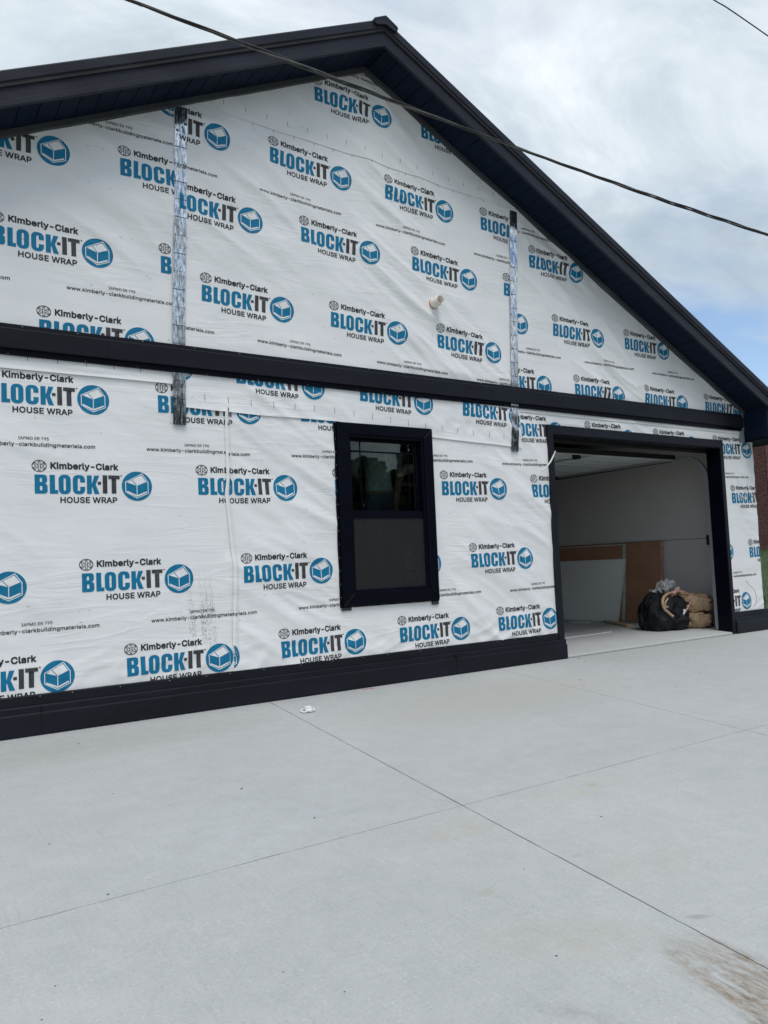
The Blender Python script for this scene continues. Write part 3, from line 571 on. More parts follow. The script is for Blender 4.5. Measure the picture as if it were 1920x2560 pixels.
Uw|639|144,-15 136,-5 9,375 10,387 16,393 24,396 96,396 104,394 111,387 188,140 262,387 268,393 276,396 348,396 356,394 364,383 436,141 449,179 516,391 528,396 600,396 611,391 616,383 615,371 488,-5 480,-15 472,-17 404,-17 390,-9 312,243 233,-9 220,-17
Uy|444|58,-158 42,-153 35,-142 52,-78 58,-72 66,-69 106,-73 126,-66 143,-46 161,-2 4,370 3,386 10,393 18,396 94,396 105,390 214,116 222,138 323,390 334,396 410,396 421,390 425,378 230,-86 206,-120 178,-142 158,-152 122,-161 90,-162
I |188|
I5|462|183,-12 163,-8 135,4 91,37 75,56 62,80 54,104 51,128 53,136 59,139 127,137 144,96 167,74 191,63 239,60 271,72 298,96 313,124 319,164 312,200 304,220 283,245 255,261 219,268 187,264 155,253 127,237 67,244 60,248 58,256 88,512 95,518 151,518 372,516 375,508 375,452 370,444 163,443 159,441 146,324 147,321 191,338 231,343 275,337 315,320 351,292 377,256 395,212 399,188 397,132 390,100 375,69 359,46 339,26 315,8 283,-6 255,-13 223,-16
I7|462|93,-8 88,-1 89,4 309,443 57,445 53,451 53,507 55,515 61,518 137,518 393,518 400,511 400,447 172,-5 165,-9
I9|462|123,-6 121,-1 124,7 248,187 187,188 159,194 131,207 93,239 76,263 64,291 57,323 57,383 65,415 76,439 93,463 111,483 139,502 163,514 203,523 227,525 287,515 319,499 339,485 356,467 375,439 388,411 396,379 398,347 396,319 381,267 348,203 207,-5 199,-9 131,-9;205,255 227,252 243,254 259,257 275,265 299,287 313,315 317,331 317,371 306,403 296,419 275,438 247,449 207,450 179,438 154,415 141,391 136,371 136,331 146,299 155,286 176,267
IA|489|11,-7 8,3 195,516 203,518 275,518 283,515 371,277 471,3 471,-4 467,-8 395,-9 388,-5 339,129 335,133 143,133 91,-7 83,-9;169,211 175,208 307,208 310,211 255,371 239,424
IE|428|55,-7 51,3 51,507 53,515 63,518 375,517 381,511 381,451 379,446 371,443 135,443 134,299 135,295 143,295 355,295 362,291 364,231 359,221 135,220 134,67 379,65 384,59 384,-1 375,-9
II|310|26,-7 22,-1 22,55 24,63 30,66 106,66 109,71 109,439 106,443 26,445 22,451 22,511 30,518 274,516 278,507 278,451 274,445 194,443 192,439 192,71 194,66 270,66 276,63 278,55 276,-5 266,-9
IM|638|55,-7 51,3 51,507 53,515 59,518 151,518 159,515 285,191 315,103 344,191 469,515 475,518 571,517 575,515 577,507 577,171 575,-5 567,-9 503,-9 497,-5 495,373 464,287 349,-5 343,-9 283,-8 277,-1 162,287 131,374 131,-1 123,-9
IO|543|227,-12 183,-1 143,19 111,44 86,72 64,108 44,156 35,200 31,252 35,308 45,356 64,400 86,436 111,464 143,490 183,509 223,521 267,525 303,522 351,509 391,490 423,464 448,436 470,400 488,356 499,308 502,252 499,200 489,156 472,112 448,72 419,41 387,16 351,-1 311,-12 271,-16;239,64 267,62 295,64 323,73 343,83 365,100 383,120 400,148 412,180 419,212 421,252 419,292 412,328 399,362 384,388 363,411 343,426 323,436 295,444 267,447 238,444 191,426 167,408 150,388 133,360 121,328 115,296 112,256 115,216 121,180 133,148 168,100 191,83 215,71
IP|454|55,-7 51,3 51,507 53,515 59,518 235,518 275,515 307,508 335,496 369,471 397,435 416,379 418,347 416,315 397,259 383,239 360,215 335,198 307,186 271,179 135,176 132,-5 123,-9;135,251 255,253 279,258 307,274 325,299 334,327 335,347 334,367 326,395 308,419 291,432 255,442 135,443
IR|458|55,-7 51,3 51,507 55,516 235,518 275,515 307,509 335,498 363,479 383,460 397,439 409,411 416,379 416,323 410,295 398,267 385,247 363,226 328,203 435,6 435,-6 427,-9 355,-9 347,-7 239,189 139,189 134,187 132,-5 123,-9;134,267 139,264 255,265 279,269 307,283 327,307 334,331 336,351 331,387 325,403 312,419 295,431 255,442 135,443'''.split('\n'):
    ch_, adv_, lp_ = ln_.split('|')
    GLYPHS[ch_] = (int(adv_)/1000, [[tuple(int(q)/1000 for q in p.split(',')) for p in l_.split(' ')] for l_ in lp_.split(';')] if lp_ else [])
def text_tris(txt, width, x0, z0, face, hgt=None):
    """face: which printed weight; hgt: height of a capital"""
    pen = 0.0; vs_ = []; fs = []
    for ch_ in txt:
        adv_, loops = GLYPHS[face+ch_]
        if loops:
            v, f, _ = poly_tris([[(x+pen, z) for x, z in l_] for l_ in loops], 0)
            k_ = len(vs_); vs_ += v; fs += [tuple(i+k_ for i in q) for q in f]
        pen += adv_
    a = min(v[0] for v in vs_); b = max(v[0] for v in vs_); k_ = width/(b-a); kz = hgt/.509 if hgt else k_
    return [(x0+(v[0]-a)*k_, z0+v[1]*kz) for v in vs_], fs, 0
def poly_tris(loops, mi):
    cu = bpy.data.curves.new('pl', 'CURVE'); cu.dimensions = '2D'; cu.fill_mode = 'BOTH'
    for lp in loops:
        sp = cu.splines.new('POLY'); sp.points.add(len(lp)-1); sp.use_cyclic_u = True
        for p, (x, z) in zip(sp.points, lp): p.co = (x, z, 0, 1)
    o = bpy.data.objects.new('pl', cu); COL.objects.link(o)
    dg = bpy.context.evaluated_depsgraph_get(); me = bpy.data.meshes.new_from_object(o.evaluated_get(dg))
    vs_ = [(v.co.x, v.co.y) for v in me.vertices]; fs = [tuple(p.vertices) for p in me.polygons]
    bpy.data.objects.remove(o); bpy.data.curves.remove(cu); bpy.data.meshes.remove(me)
    return vs_, fs, mi
def rr(x0, x1, z0, z1, r, corners=(1, 1, 1, 1), n=5):
    """rounded rectangle, corners BL BR TR TL"""
    out_ = []
    for (cx, cz, a0), on in zip(((x0, z0, 180), (x1, z0, 270), (x1, z1, 0), (x0, z1, 90)), corners):
        if not on: out_.append((cx, cz)); continue
        ox = cx+(r if cx == x0 else -r); oz = cz+(r if cz == z0 else -r)
        out_ += [(ox+r*math.cos(R(a0+90*i/n)), oz+r*math.sin(R(a0+90*i/n))) for i in range(n+1)]
    return out_
def strip(pts, wd, closed=True):
    n = len(pts); L_, R_ = [], []
    for i in range(n):
        p = Vector(pts[i]); a = Vector(pts[i-1]) if (i or closed) else p; b = Vector(pts[(i+1) % n]) if (i < n-1 or closed) else p
        d1 = (p-a).normalized() if (p-a).length > 1e-9 else (b-p).normalized(); d2 = (b-p).normalized() if (b-p).length > 1e-9 else d1
        t_ = (d1+d2).normalized(); nn = Vector((-t_.y, t_.x)); k = wd/2/max(.35, nn.dot(Vector((-d1.y, d1.x))))
        L_.append(tuple(p+nn*k)); R_.append(tuple(p-nn*k))
    fs = [(i, (i+1) % n, n+(i+1) % n, n+i) for i in range(n if closed else n-1)]
    return L_+R_, fs
zb, zt = -0.062, 0.074
BLUE, GREY, BLACK, WHITE = 0, 1, 2, 3
pieces = []                       # (verts, faces, material index, lift)
def pl(loops, mi, lift=0): v, f, k = poly_tris(loops, mi); pieces.append((v, f, k, lift))
# B
x0, x1 = -.718, -.633
pl([[(x0, zb)]+rr(x0, x1, zb, zb+.072, .021, (0, 1, 1, 0))[1:-1]+[(x1-.008, zb+.0725)]+rr(x0, x1-.002, zb+.073, zt, .021, (0, 1, 1, 0))[1:-1]+[(x0, zt)],
    rr(x0+.034, x1-.034, zb+.023, zb+.056, .006), rr(x0+.034, x1-.036, zb+.083, zt-.022, .006)], BLUE)
pl([[(-.618, zb), (-.562, zb), (-.562, zb+.027), (-.583, zb+.027), (-.583, zt), (-.618, zt)]], BLUE)
pl([rr(-.558, -.476, zb-.002, zt+.002, .034), rr(-.5245, -.5095, zb+.022, zt-.022, .0074)], BLUE)
x0, x1 = -.462, -.377
outer = rr(x0, x1, zb-.002, zt+.002, .034); inner = rr(x0+.034, x1-.034, zb+.022, zt-.022, .0074)
ocut = [p for p in outer if not (p[0] > x1-.02 and zb+.045 < p[1] < zt-.045)]
k = next(i for i, p in enumerate(outer) if p[0] > x1-1e-6 and p[1] > 0) if any(p[0] > x1-1e-6 and p[1] > 0 for p in outer) else 0
top_o = [p for p in outer]
# C: walk the outer loop from just above the mouth round to just below it, then back along the inner loop
ang = lambda p, c: math.atan2(p[1]-c[1], p[0]-c[0]) % (2*math.pi)
cc = ((x0+x1)/2, (zb+zt)/2)
oo = sorted(outer, key=lambda p: ang(p, cc)); ii = sorted(inner, key=lambda p: ang(p, cc))
oo = [p for p in oo if abs(p[1]-cc[1]) > .022 or p[0] < cc[0]]; ii = [p for p in ii if abs(p[1]-cc[1]) > .012 or p[0] < cc[0]]
pl([[(x1, cc[1]+.016)]+oo+[(x1, cc[1]-.016), (x1-.034, cc[1]-.016)]+ii[::-1]+[(x1-.034, cc[1]+.016)]], BLUE)
pl([[(-.364, zb), (-.330, zb), (-.330, zb+.048), (-.3265, zb+.055), (-.311, zb), (-.275, zb), (-.302, zb+.070), (-.277, zt), (-.3115, zt), (-.3265, zb+.082), (-.330, zb+.075), (-.330, zt), (-.364, zt)]], BLUE)
pl([[(-.287, -.005+.012), (-.263, .007), (-.263, .029), (-.287, .029)]], GREY)
pl([[(-.252, zb+.004), (-.219, zb+.004), (-.219, zt+.004), (-.252, zt+.004)]], GREY)
pl([[(-.188, zb+.004), (-.154, zb+.004), (-.154, zt-.024), (-.128, zt-.024), (-.128, zt+.004), (-.211, zt+.004), (-.211, zt-.024), (-.188, zt-.024)]], GREY)
pl([[(-.116+.006*math.cos(a*.785), .076+.006*math.sin(a*.785)) for a in range(8)]], GREY)
# round emblem with the wrapped house
pl([[(.114*math.cos(R(a)), .1115*math.sin(R(a))) for a in range(0, 360, 8)]], BLUE)
hexp = [(-.086, .030), (.039, .094), (.083, .030), (.083, -.055), (-.003, -.091), (-.085, -.045)]
v, f = strip(hexp, .0055); pieces.append((v, f, WHITE, 1))
for poly in ([(-.075, .028), (-.041, .047), (-.006, .004)], [(-.036, .049), (.035, .083), (.072, .034), (.001, .004)], [(-.076, -.034), (-.004, -.068), (-.004, -.081), (-.076, -.046)], [(.002, -.068), (.073, -.038), (.073, -.049), (.002, -.081)]):
    pieces.append((poly, [tuple(range(len(poly)))], WHITE, 1))
v, f = strip([(-.001, .006), (-.001, -.080)], .0055, False); pieces.append((v, f, WHITE, 1))
# maker's round mark
cx_, cz_ = -.686, .1365
v, f = strip([(cx_+.047*math.cos(R(a)), cz_+.040*math.sin(R(a))) for a in range(0, 360, 12)], .0052); pieces.append((v, f, BLACK, 0))
bar = [(-.0065, -.031), (.0065, -.031), (.0065, .031), (-.0065, .031)]
v, f = strip([(cx_+a, cz_+b) for a, b in bar], .0042); pieces.append((v, f, BLACK, 0))
for sg in (1, -1):
    arm = [(.0065, .004), (.018, .012), (.028, .024), (.038, .018), (.026, .003), (.022, -.001), (.032, -.008), (.040, -.017), (.026, -.022), (.014, -.010), (.0065, -.004)]
    v, f = strip([(cx_+sg*a, cz_+b) for a, b in arm], .0042, False); pieces.append((v, f, BLACK, 0))
v, f, k = text_tris('Kimberly-Clark', .475, -.612, .119, 'K', .043); pieces.append((v, f, BLACK, 0))
v, f, k = text_tris('HOUSE WRAP', .400, -.549, -.127, 'H', .040); pieces.append((v, f, BLACK, 0))
LOGO = pieces
URL = []
v, f, k = text_tris('www.kimberly-clarkbuildingmaterials.com', .820, -.820, 0, 'U'); URL.append((v, f, BLACK, 0))
v, f, k = text_tris('IAPMO ER 795', .201, -.520, .047, 'I'); URL.append((v, f, BLACK, 0))
INKS = [M['blue'], M['grey'], M['black'], M['white']]
def template(pcs, maxlen):
    bm = bmesh.new(); lay = bm.verts.layers.float.new('lift')
    for v, f, mi, lift in pcs:
        bv = [bm.verts.new((x, 0, z)) for x, z in v]
        for q in bv: q[lay] = lift
        for q in f:
            try: fc = bm.faces.new([bv[i] for i in q]); fc.material_index = mi
            except ValueError: pass
    for _ in range(6):
        es = [e for e in bm.edges if e.calc_length() > maxlen]
        if not es: break
        bmesh.ops.subdivide_edges(bm, edges=es, cuts=1, use_grid_fill=False)
        bmesh.ops.triangulate(bm, faces=[f_ for f_ in bm.faces if len(f_.verts) > 4])
    bmesh.ops.triangulate(bm, faces=bm.faces)
    me = bpy.data.meshes.new('tpl'); bm.to_mesh(me); bm.free(); return me
LOGO_T = template(LOGO, .022); URL_T = template(URL, .05)
def clip_halfplane(bm, co, no):
    bmesh.ops.bisect_plane(bm, geom=list(bm.verts)+list(bm.edges)+list(bm.faces), plane_co=co, plane_no=no, clear_outer=True)
def stamp(name, tpl, s, x, z, rot, polys):
    c, sn = math.cos(rot), math.sin(rot)
    ext = .85
    if x+.15 < s.x0 or x-ext > s.x1: return
    bm = bmesh.new(); bm.from_mesh(tpl); lay = bm.verts.layers.float.get('lift')
    for v_ in bm.verts: v_.co = Vector((x+c*v_.co.x-sn*v_.co.z, 0, z+sn*v_.co.x+c*v_.co.z))
    for co, no in polys: clip_halfplane(bm, co, no)
    for hx0, hx1, hz0, hz1 in s.holes:
        xs_ = [v_.co.x for v_ in bm.verts]; zs_ = [v_.co.z for v_ in bm.verts]
        if not xs_ or max(xs_) < hx0 or min(xs_) > hx1 or max(zs_) < hz0 or min(zs_) > hz1: continue
        for co, no in (((hx0, 0, 0), (1, 0, 0)), ((hx1, 0, 0), (1, 0, 0)), ((0, 0, hz0), (0, 0, 1)), ((0, 0, hz1), (0, 0, 1))):
            bmesh.ops.bisect_plane(bm, geom=list(bm.verts)+list(bm.edges)+list(bm.faces), plane_co=co, plane_no=no)
        bmesh.ops.delete(bm, geom=[f_ for f_ in bm.faces if hx0 < f_.calc_center_median().x < hx1 and hz0 < f_.calc_center_median().z < hz1], context='FACES')
    if not bm.faces: bm.free(); return
    for v_ in bm.verts: v_.co.y = -(s.h(v_.co.x, v_.co.z)+.0022+.0007*v_[lay])
    for f_ in bm.faces: f_.smooth = True
    bmesh.ops.recalc_face_normals(bm, faces=bm.faces)
    fl = [f_ for f_ in bm.faces if f_.normal.y > 0]
    if fl: bmesh.ops.reverse_faces(bm, faces=fl)
    me = bpy.data.meshes.new(name); bm.to_mesh(me); bm.free()
    for k_ in INKS: me.materials.append(k_)
    link(bpy.data.objects.new(name, me), s.o)
AX, B_, S_, E_ = 1.2, .5662*1.2, .2533*1.2, -.0314*1.2
VZ = .985
def lattice(s, ox, oz, rot, par, irange, jrange, polys, urls, droop=lambda x: 0.0):
    ox *= 1.2; oz = (oz+VZ)*1.2; c, sn = math.cos(rot), math.sin(rot)
    def tr(u, v_): return ox+c*u-sn*v_, oz+sn*u+c*v_
    for j in jrange:
        for i in irange:
            u = i*AX+j*S_; v_ = -j*B_-E_*(((j+par) % 2)-(par % 2))
            x, z = tr(u, v_); z -= droop(x)
            if s.x0-.1 < x < s.x1+.8: stamp('printed_logo', LOGO_T, s, x, z, rot, polys)
    for u0, v_ in urls:
        for i in irange:
            x, z = tr(u0+i*AX, v_); z -= droop(x)
            if s.x0 < x < s.x1+.85: stamp('printed_web_address', URL_T, s, x, z, rot, polys)
def P_left(x): return ((x, 0, 0), (-1, 0, 0))
def P_right(x): return ((x, 0, 0), (1, 0, 0))
def P_bot(z, sl=0.0): return ((0, 0, z), (sl, 0, -1))
RAKE = [((PX, 0, PZ-.006), (RS, 0, 1)), ((PX, 0, PZ-.006), (-RS, 0, 1))]
rng = range
lattice(S['LL'], -.5417, .4695, .0078, 1, rng(-3, 2), rng(-1, 3), [P_left(XL+.01), P_right(.10), P_bot(.22), ((0, 0, 2.69), (0, 0, 1))], [(-.30, .275), (-.30, -1.037)])
lattice(S['L'], .4933, .4784, .01585, 1, rng(-2, 7), rng(-1, 3), [P_left(.085), P_right(XR-.004), P_bot(.22), ((0, 0, 2.69), (0, 0, 1))], [(-.31, .265), (-.31, -1.034)], lambda x: max(0, x-3.2)*.024)
lattice(S['UL'], -1.0139, 2.5384, -.0007, 1, rng(-3, 2), rng(-1, 4), [P_left(XL+.01), P_right(-.29), P_bot(2.566)]+RAKE, [(-.30, .285), (-.30, -1.03)])
lattice(S['U'], .0523, 2.9215, -.0398, 0, rng(-1, 4), rng(-1, 5), [P_left(-.29), P_right(3.33), ((0, 0, 2.385), (-.048, 0, -1)), ((0, 0, 5.0), (0, 0, 1))]+RAKE, [(0, -.357), (.0, -1.682)])
lattice(S['UR'], 3.6076, 2.5895, -.0024, 1, rng(-2, 4), rng(-1, 4), [P_left(3.31), P_right(XR-.01), P_bot(2.625)]+RAKE, [(-.31, .285), (-.31, -1.03)])
TR = -.012
lattice(S['T'], 1.731/1.2, 5.363/1.2-VZ, TR, 1, rng(-2, 3), rng(0, 1), [P_left(-.27), P_right(3.4), ((0, 0, 4.935), (-.026, 0, -1))]+RAKE, [(.31, .305)])
# cut marks printed along the sheet edges
def ticks(s, pts, hgt):
    for x, z in pts:
        if z+hgt/2 > s.top(x)-.03: continue
        n_ = 3; vs_ = []
        for k_ in range(n_+1):
            zz = z-hgt/2+hgt*k_/n_
            vs_ += [(x-.0017, -(s.h(x, zz)+.0014), zz), (x+.0017, -(s.h(x, zz)+.0014), zz)]
        mesh('printed_cut_mark', vs_, [(2*k_, 2*k_+1, 2*k_+3, 2*k_+2) for k_ in range(n_)], 'black', s.o)
ticks(S['T'], [(-.07+.2*i, lin(-.07+.2*i, T_BOT)+.098) for i in range(17)], .042)
ticks(S['U'], [(-.01+.2*i+.002, lin(-.01+.2*i, T_BOT)-.012) for i in range(2, 17)], .028)
ticks(S['U'], [(-.099+.2*i, lin(-.099+.2*i, U_BOT)+.098) for i in range(17)], .055)
ticks(S['UL'], [(-.607-.2*i, 2.656) for i in range(18)], .055)
# staples and small snags
def staples(s, n_, zr):
    b = MB(); c_ = 0
    while c_ < n_:
        x = random.uniform(max(s.x0, -2.4), s.x1); z = random.uniform(*zr)
        if not (s.bot(x)+.03 < z < s.top(x)-.06) or any(a-.02 < x < b2+.02 and c < z < d for a, b2, c, d in s.holes): continue
        a = random.uniform(-.5, .3); l_ = random.uniform(.004, .011); y = -(s.h(x, z)+.0016)
        dx, dz = math.cos(a)*l_, math.sin(a)*l_
        b.add([(x-dx, y, z-dz-.0012), (x+dx, y, z+dz-.0012), (x+dx, y, z+dz+.0012), (x-dx, y, z-dz+.0012)], [(0, 1, 2, 3)]); c_ += 1
    o = b.build('staple', 'staple', s.o); o['kind'] = 'stuff'
for k_, n_, zr in (('LL', 22, (.25, 2.6)), ('L', 70, (.25, 2.6)), ('U', 70, (2.4, 4.9)), ('UR', 45, (2.7, 4.6)), ('UL', 30, (2.6, 4.8)), ('T', 16, (4.95, 5.7))): staples(S[k_], n_, zr)

# --- foil seam tape ------------------------------------------------------
def tape(pts, wd, zc0, zc1):
    V = []; F = []; nseg = 110; nx = 6
    za, zb_ = pts[0][0], pts[-1][0]
    def xc(z): return lin(z, pts)
    for k_ in range(nseg+1):
        z = za+(zb_-za)*k_/nseg
        for i in range(nx+1):
            f_ = i/nx; x = xc(z)-wd/2+wd*f_; z_ = z
            if k_ == nseg: z_ = min(z, zs(x)-.01)
            V.append((x, -(.0255+.6*H(x, z)+.0016*noise.noise((x*30, z*1.2, 2))+.0005*noise.noise((x*90, z*14, 4))), z_))
    for k_ in range(nseg):
        for i in range(nx): F.append((k_*(nx+1)+i, k_*(nx+1)+i+1, (k_+1)*(nx+1)+i+1, (k_+1)*(nx+1)+i))
    o = mesh('seam_tape', V, F, 'tape', house, True)
    z = za+.06; k_ = 0; b = MB()
    def yy(x, zz): return -(.0285+.6*H(x, zz))
    while z < zb_-.2:
        c = xc(z)
        segs = [(-wd/2+.002, wd/2-.002)] if k_ % 2 else [(-wd/2+.006+i*.020, -wd/2+.019+i*.020) for i in range(5)]
        for a, b2 in segs: b.add([(c+a, yy(c+a, z), z-.0016), (c+b2, yy(c+b2, z), z-.0016), (c+b2, yy(c+b2, z), z+.0022), (c+a, yy(c+a, z), z+.0022)], [(0, 1, 2, 3)])
        z += .148; k_ += 1
    b.build('tape_ruling', 'black', o)
tape([(2.235, -.315), (3.06, -.301), (3.72, -.279), (4.86, -.243)], .102, 0, 0)
tape([(2.19, 3.240), (3.33, 3.315), (3.90, 3.346), (4.80, 3.398)], .100, 0, 0)

# --- belt trim, base trim ------------------------------------------------
def extrude_x(name, prof, x0, x1, mat, parent=house, bevel=0.0012):
    return MB().prism(prof, lambda p: (x0, p[0], p[1]), lambda p: (x1, p[0], p[1])).build(name, mat, parent, bevel)
belt = extrude_x('belt_trim', [(0, 2.700), (-.046, 2.700), (-.048, 2.706), (-.048, 2.838), (-.042, 2.845), (-.032, 2.849), (-.032, 2.878), (0, 2.880)], XL+.2, 7.40, 'trim')
extrude_x('channel', [(0, 2.655), (-.034, 2.655), (-.034, 2.668), (-.027, 2.670), (-.027, 2.702), (0, 2.702)], XL+.2, 7.38, 'casing', belt)
def heads(pts, parent, mat='screw', r=.0030):
    b = MB()
    for x, y, z in pts:
        b.add([(x+r*math.cos(a*1.0472), y, z+r*math.sin(a*1.0472)) for a in range(6)]+[(x, y-.0015, z)], [(i, (i+1) % 6, 6) for i in range(6)])
    o = b.build('screw_head', mat, parent); o['kind'] = 'stuff'
heads([(-1.9+.42*i+random.uniform(-.12, .12), -.0335, 2.866) for i in range(22)], belt)
heads([(-1.9+.45*i+random.uniform(-.1, .1), -.0355, 2.662) for i in range(20)], belt, 'flash')
def base(x0, x1, endcap):
    b = extrude_x('base_trim', [(0, .002), (-.058, .002), (-.060, .006), (-.060, .146), (-.054, .152), (-.046, .154), (-.046, .196), (-.040, .203), (0, .203)], x0, x1, 'trim')
    extrude_x('channel', [(0, .203), (-.030, .203), (-.030, .268), (-.026, .274), (0, .276)], x0+(.0 if x0 < 0 else .012), x1-(.012 if x1 < 5 else 0), 'trim', b)
    heads([(x0+.1+.3*i+random.uniform(-.1, .1), -.0315, .262) for i in range(int((x1-x0)/.3))], b)
    return b
base(XL-.03, GX0+.012, True); base(6.905, XR+.05, True)
for xj in (-1.35, 2.31):        # butt joints in the base board
    box('base_joint', xj, xj+.0025, -.0612, -.05, .01, .196, 'casing', house, 0)

for xj in (-.86, 2.95, 5.9):
    box('belt_joint', xj, xj+.0022, -.0492, -.04, 2.704, 2.842, 'casing', belt, 0)
# --- rake: soffit panels, fascia, roof edge ------------------------------
def rake_prism(name, prof, x0, x1, mat, parent=house, bevel=0.0):
    return MB().prism(prof, lambda p: (x0, p[0], zs(x0)+p[1]), lambda p: (x1, p[0], zs(x1)+p[1])).build(name, mat, parent, bevel)
XEL, XER = 3.12-8.0, 8.0
rw = MB()
for xa in (XEL, XER):
    rw.prism([(-.395, .135), (-.395, .215), (DEPTH+.4, .215), (DEPTH+.4, .135)], lambda p: (xa, p[0], zs(xa)+p[1]), lambda p: (PX, p[0], PZ+p[1]))
roof = rw.build('roof', 'roof', house)
for xa in (XEL, XER):
    so = rake_prism('rake_soffit', [(.004, .020), (-.362, .020), (-.362, .040), (.004, .040)], xa, PX, 'soffit')
    n_ = int(abs(xa-PX)/.1375)
    for i in range(n_):
        s_ = 1 if xa > PX else -1
        a = PX+s_*(.03+i*.1375); b = a+s_*.1325
        rake_prism('soffit_panel', [(-.002, 0), (-.358, 0), (-.358, .014), (-.002, .014)], a, b, 'soffit', so, .0015)
    fo = rake_prism('rake_fascia', [(-.358, -.004), (-.384, -.004), (-.386, 0), (-.386, .040), (-.379, .046), (-.379, .165), (-.358, .165)], xa, PX, 'fascia', house)
    rake_prism('drip_edge', [(-.35, .172), (-.402, .166), (-.404, .172), (-.404, .238), (-.396, .250), (-.35, .252)], xa, PX, 'fascia', fo)
    rake_prism('frieze_channel', [(0, -.052), (-.050, -.052), (-.052, -.046), (-.052, -.002), (0, -.002)], xa-(.5 if xa > PX else -.5), PX, 'frieze', house)
rc = MB()
for s_ in (1, -1):
    rc.prism([(PX, .262), (PX+s_*.125, .258), (PX+s_*.13, .236), (PX, .240)], lambda p: (p[0], -.430, zs(p[0])+p[1]), lambda p: (p[0], DEPTH+.4, zs(p[0])+p[1]))
    rc.prism([(PX, .256), (PX+s_*.122, .252), (PX+s_*.122, .212), (PX+s_*.085, .190), (PX+s_*.03, .184), (PX, .178)], lambda p: (p[0], -.428, zs(p[0])+p[1]), lambda p: (p[0], -.420, zs(p[0])+p[1]))
rc.build('ridge_cap', 'fascia', roof)
# boxed eave returns
for s_ in (1, -1):
    mx_ = lambda x: PX+s_*(x-PX)
    bx = MB().prism([(7.43, 2.515), (8.0, 2.515), (8.0, zs(8.0)+.10), (7.43, zs(7.43)+.01)], lambda p: (mx_(p[0]), -.356, p[1]), lambda p: (mx_(p[0]), .003, p[1])).build('eave_return', 'soffit', house, .002)
    MB().box(*sorted((mx_(7.415), mx_(7.43))), -.362, -.002, 2.505, 2.532).build('return_lip', 'casing', bx)
    MB().box(*sorted((mx_(7.63), mx_(7.99))), .004, DEPTH, 2.515, 2.53).build('eave_soffit', 'soffit', house)
    MB().box(*sorted((mx_(7.99), mx_(8.02))), -.36, DEPTH, 2.505, 2.72).build('eave_fascia', 'fascia', house)
box('corner_flashing', 7.335, 7.415, -.036, -.004, 2.505, 2.66, 'flash', house)
box('corner_flashing', 7.40, 7.425, -.036, -.004, 2.66, 2.93, 'flash', house)
box('side_wrap', XR+.001, XR+.006, .0, DEPTH, .2, 2.52, 'wrap', house, 0)
box('side_base', XR+.001, XR+.05, .002, DEPTH, .0, .27, 'trim', house, 0)

# --- window --------------------------------------------------------------
win = link(bpy.data.objects.new('window', None), house)
ox0, ox1, oz0, oz1 = 1.105, 2.161, .719, 2.357; ix0, ix1, iz0, iz1 = 1.222, 2.058, .832, 2.257
for nm, q in (('casing', [(ox0, oz0), (ox1, oz0), (ix1, iz0), (ix0, iz0)]), ('casing', [(ox0, oz1), (ix0, iz1), (ix1, iz1), (ox1, oz1)]), ('casing', [(ox0, oz0), (ix0, iz0), (ix0, iz1), (ox0, oz1)]), ('casing', [(ox1, oz0), (ox1, oz1), (ix1, iz1), (ix1, iz0)])):
    cxm = sum(p[0] for p in q)/4; czm = sum(p[1] for p in q)/4
    MB().prism([(cxm+(x-cxm)*.9992, czm+(z-czm)*.9992) for x, z in q], lambda p: (p[0], -.042, p[1]), lambda p: (p[0], .0, p[1])).build(nm, 'casing', win, .004)
box('nail_flange', 1.083, 1.108, -.024, -.002, .717, 2.350, 'casing', win, .001)
box('nail_flange', 1.083, 2.165, -.026, -.002, .708, .721, 'casing', win, .001)
heads([(1.092, -.0255, .80+.117*i) for i in range(13)] + [(1.2+.17*i, -.028, .7145) for i in range(6)], win)
for a, b, c, d in ((1.098, 1.195, .682, .712), (2.085, 2.160, .675, .710)): box('flashing_tab', a, b, -.022, -.008, c, d, 'frieze', win, .001)
fr = MB()
def ring(mb, x0_, x1_, z0_, z1_, wd, ya, yb): mb.box(x0_, x0_+wd, ya, yb, z0_, z1_).box(x1_-wd, x1_, ya, yb, z0_, z1_).box(x0_+wd, x1_-wd, ya, yb, z0_, z0_+wd).box(x0_+wd, x1_-wd, ya, yb, z1_-wd, z1_)
ring(fr, ix0-.02, ix1+.02, iz0-.02, iz1+.02, .045, -.028, .10); fr.build('window_frame', 'casing', win, .002)
us = MB(); ring(us, 1.247, 2.033, 1.545, 2.232, .026, .036, .062); up_s = us.build('upper_sash', 'casing', win, .002)
ls = MB(); ring(ls, 1.247, 2.033, .857, 1.560, .030, .002, .028); lo_s = ls.build('lower_sash', 'casing', win, .002)
box('meeting_rail', 1.250, 2.030, -.012, .030, 1.497, 1.563, 'casing', win, .002)
box('pane', 1.26, 2.02, .047, .051, 1.56, 2.22, 'glass', win, 0)
box('pane', 1.26, 2.02, .013, .017, .87, 1.50, 'glass', win, 0)
box('insect_screen', 1.247, 2.033, -.006, -.0055, .857, 1.50, 'screen', win, 0)
sf = MB(); ring(sf, 1.244, 2.036, .852, 1.500, .010, -.010, -.002); sf.build('screen_frame', 'trim', win, .001)
for x in (1.388, 1.921): box('muntin', x-.0045, x+.0045, .043, .0465, 1.57, 2.207, 'casing', win, 0)
box('muntin', 1.27, 2.01, .0425, .046, 2.108, 2.122, 'casing', win, 0)
for x in (1.388, 1.921): box('muntin', x-.005, x+.005, .018, .0205, .885, 1.49, 'casing', win, 0)
box('muntin', 1.27, 2.01, .018, .021, 1.0, 1.011, 'casing', win, 0)
box('jamb_lining', 2.058, 2.075, .10, .155, .83, 2.26, 'white_pl', win, 0)
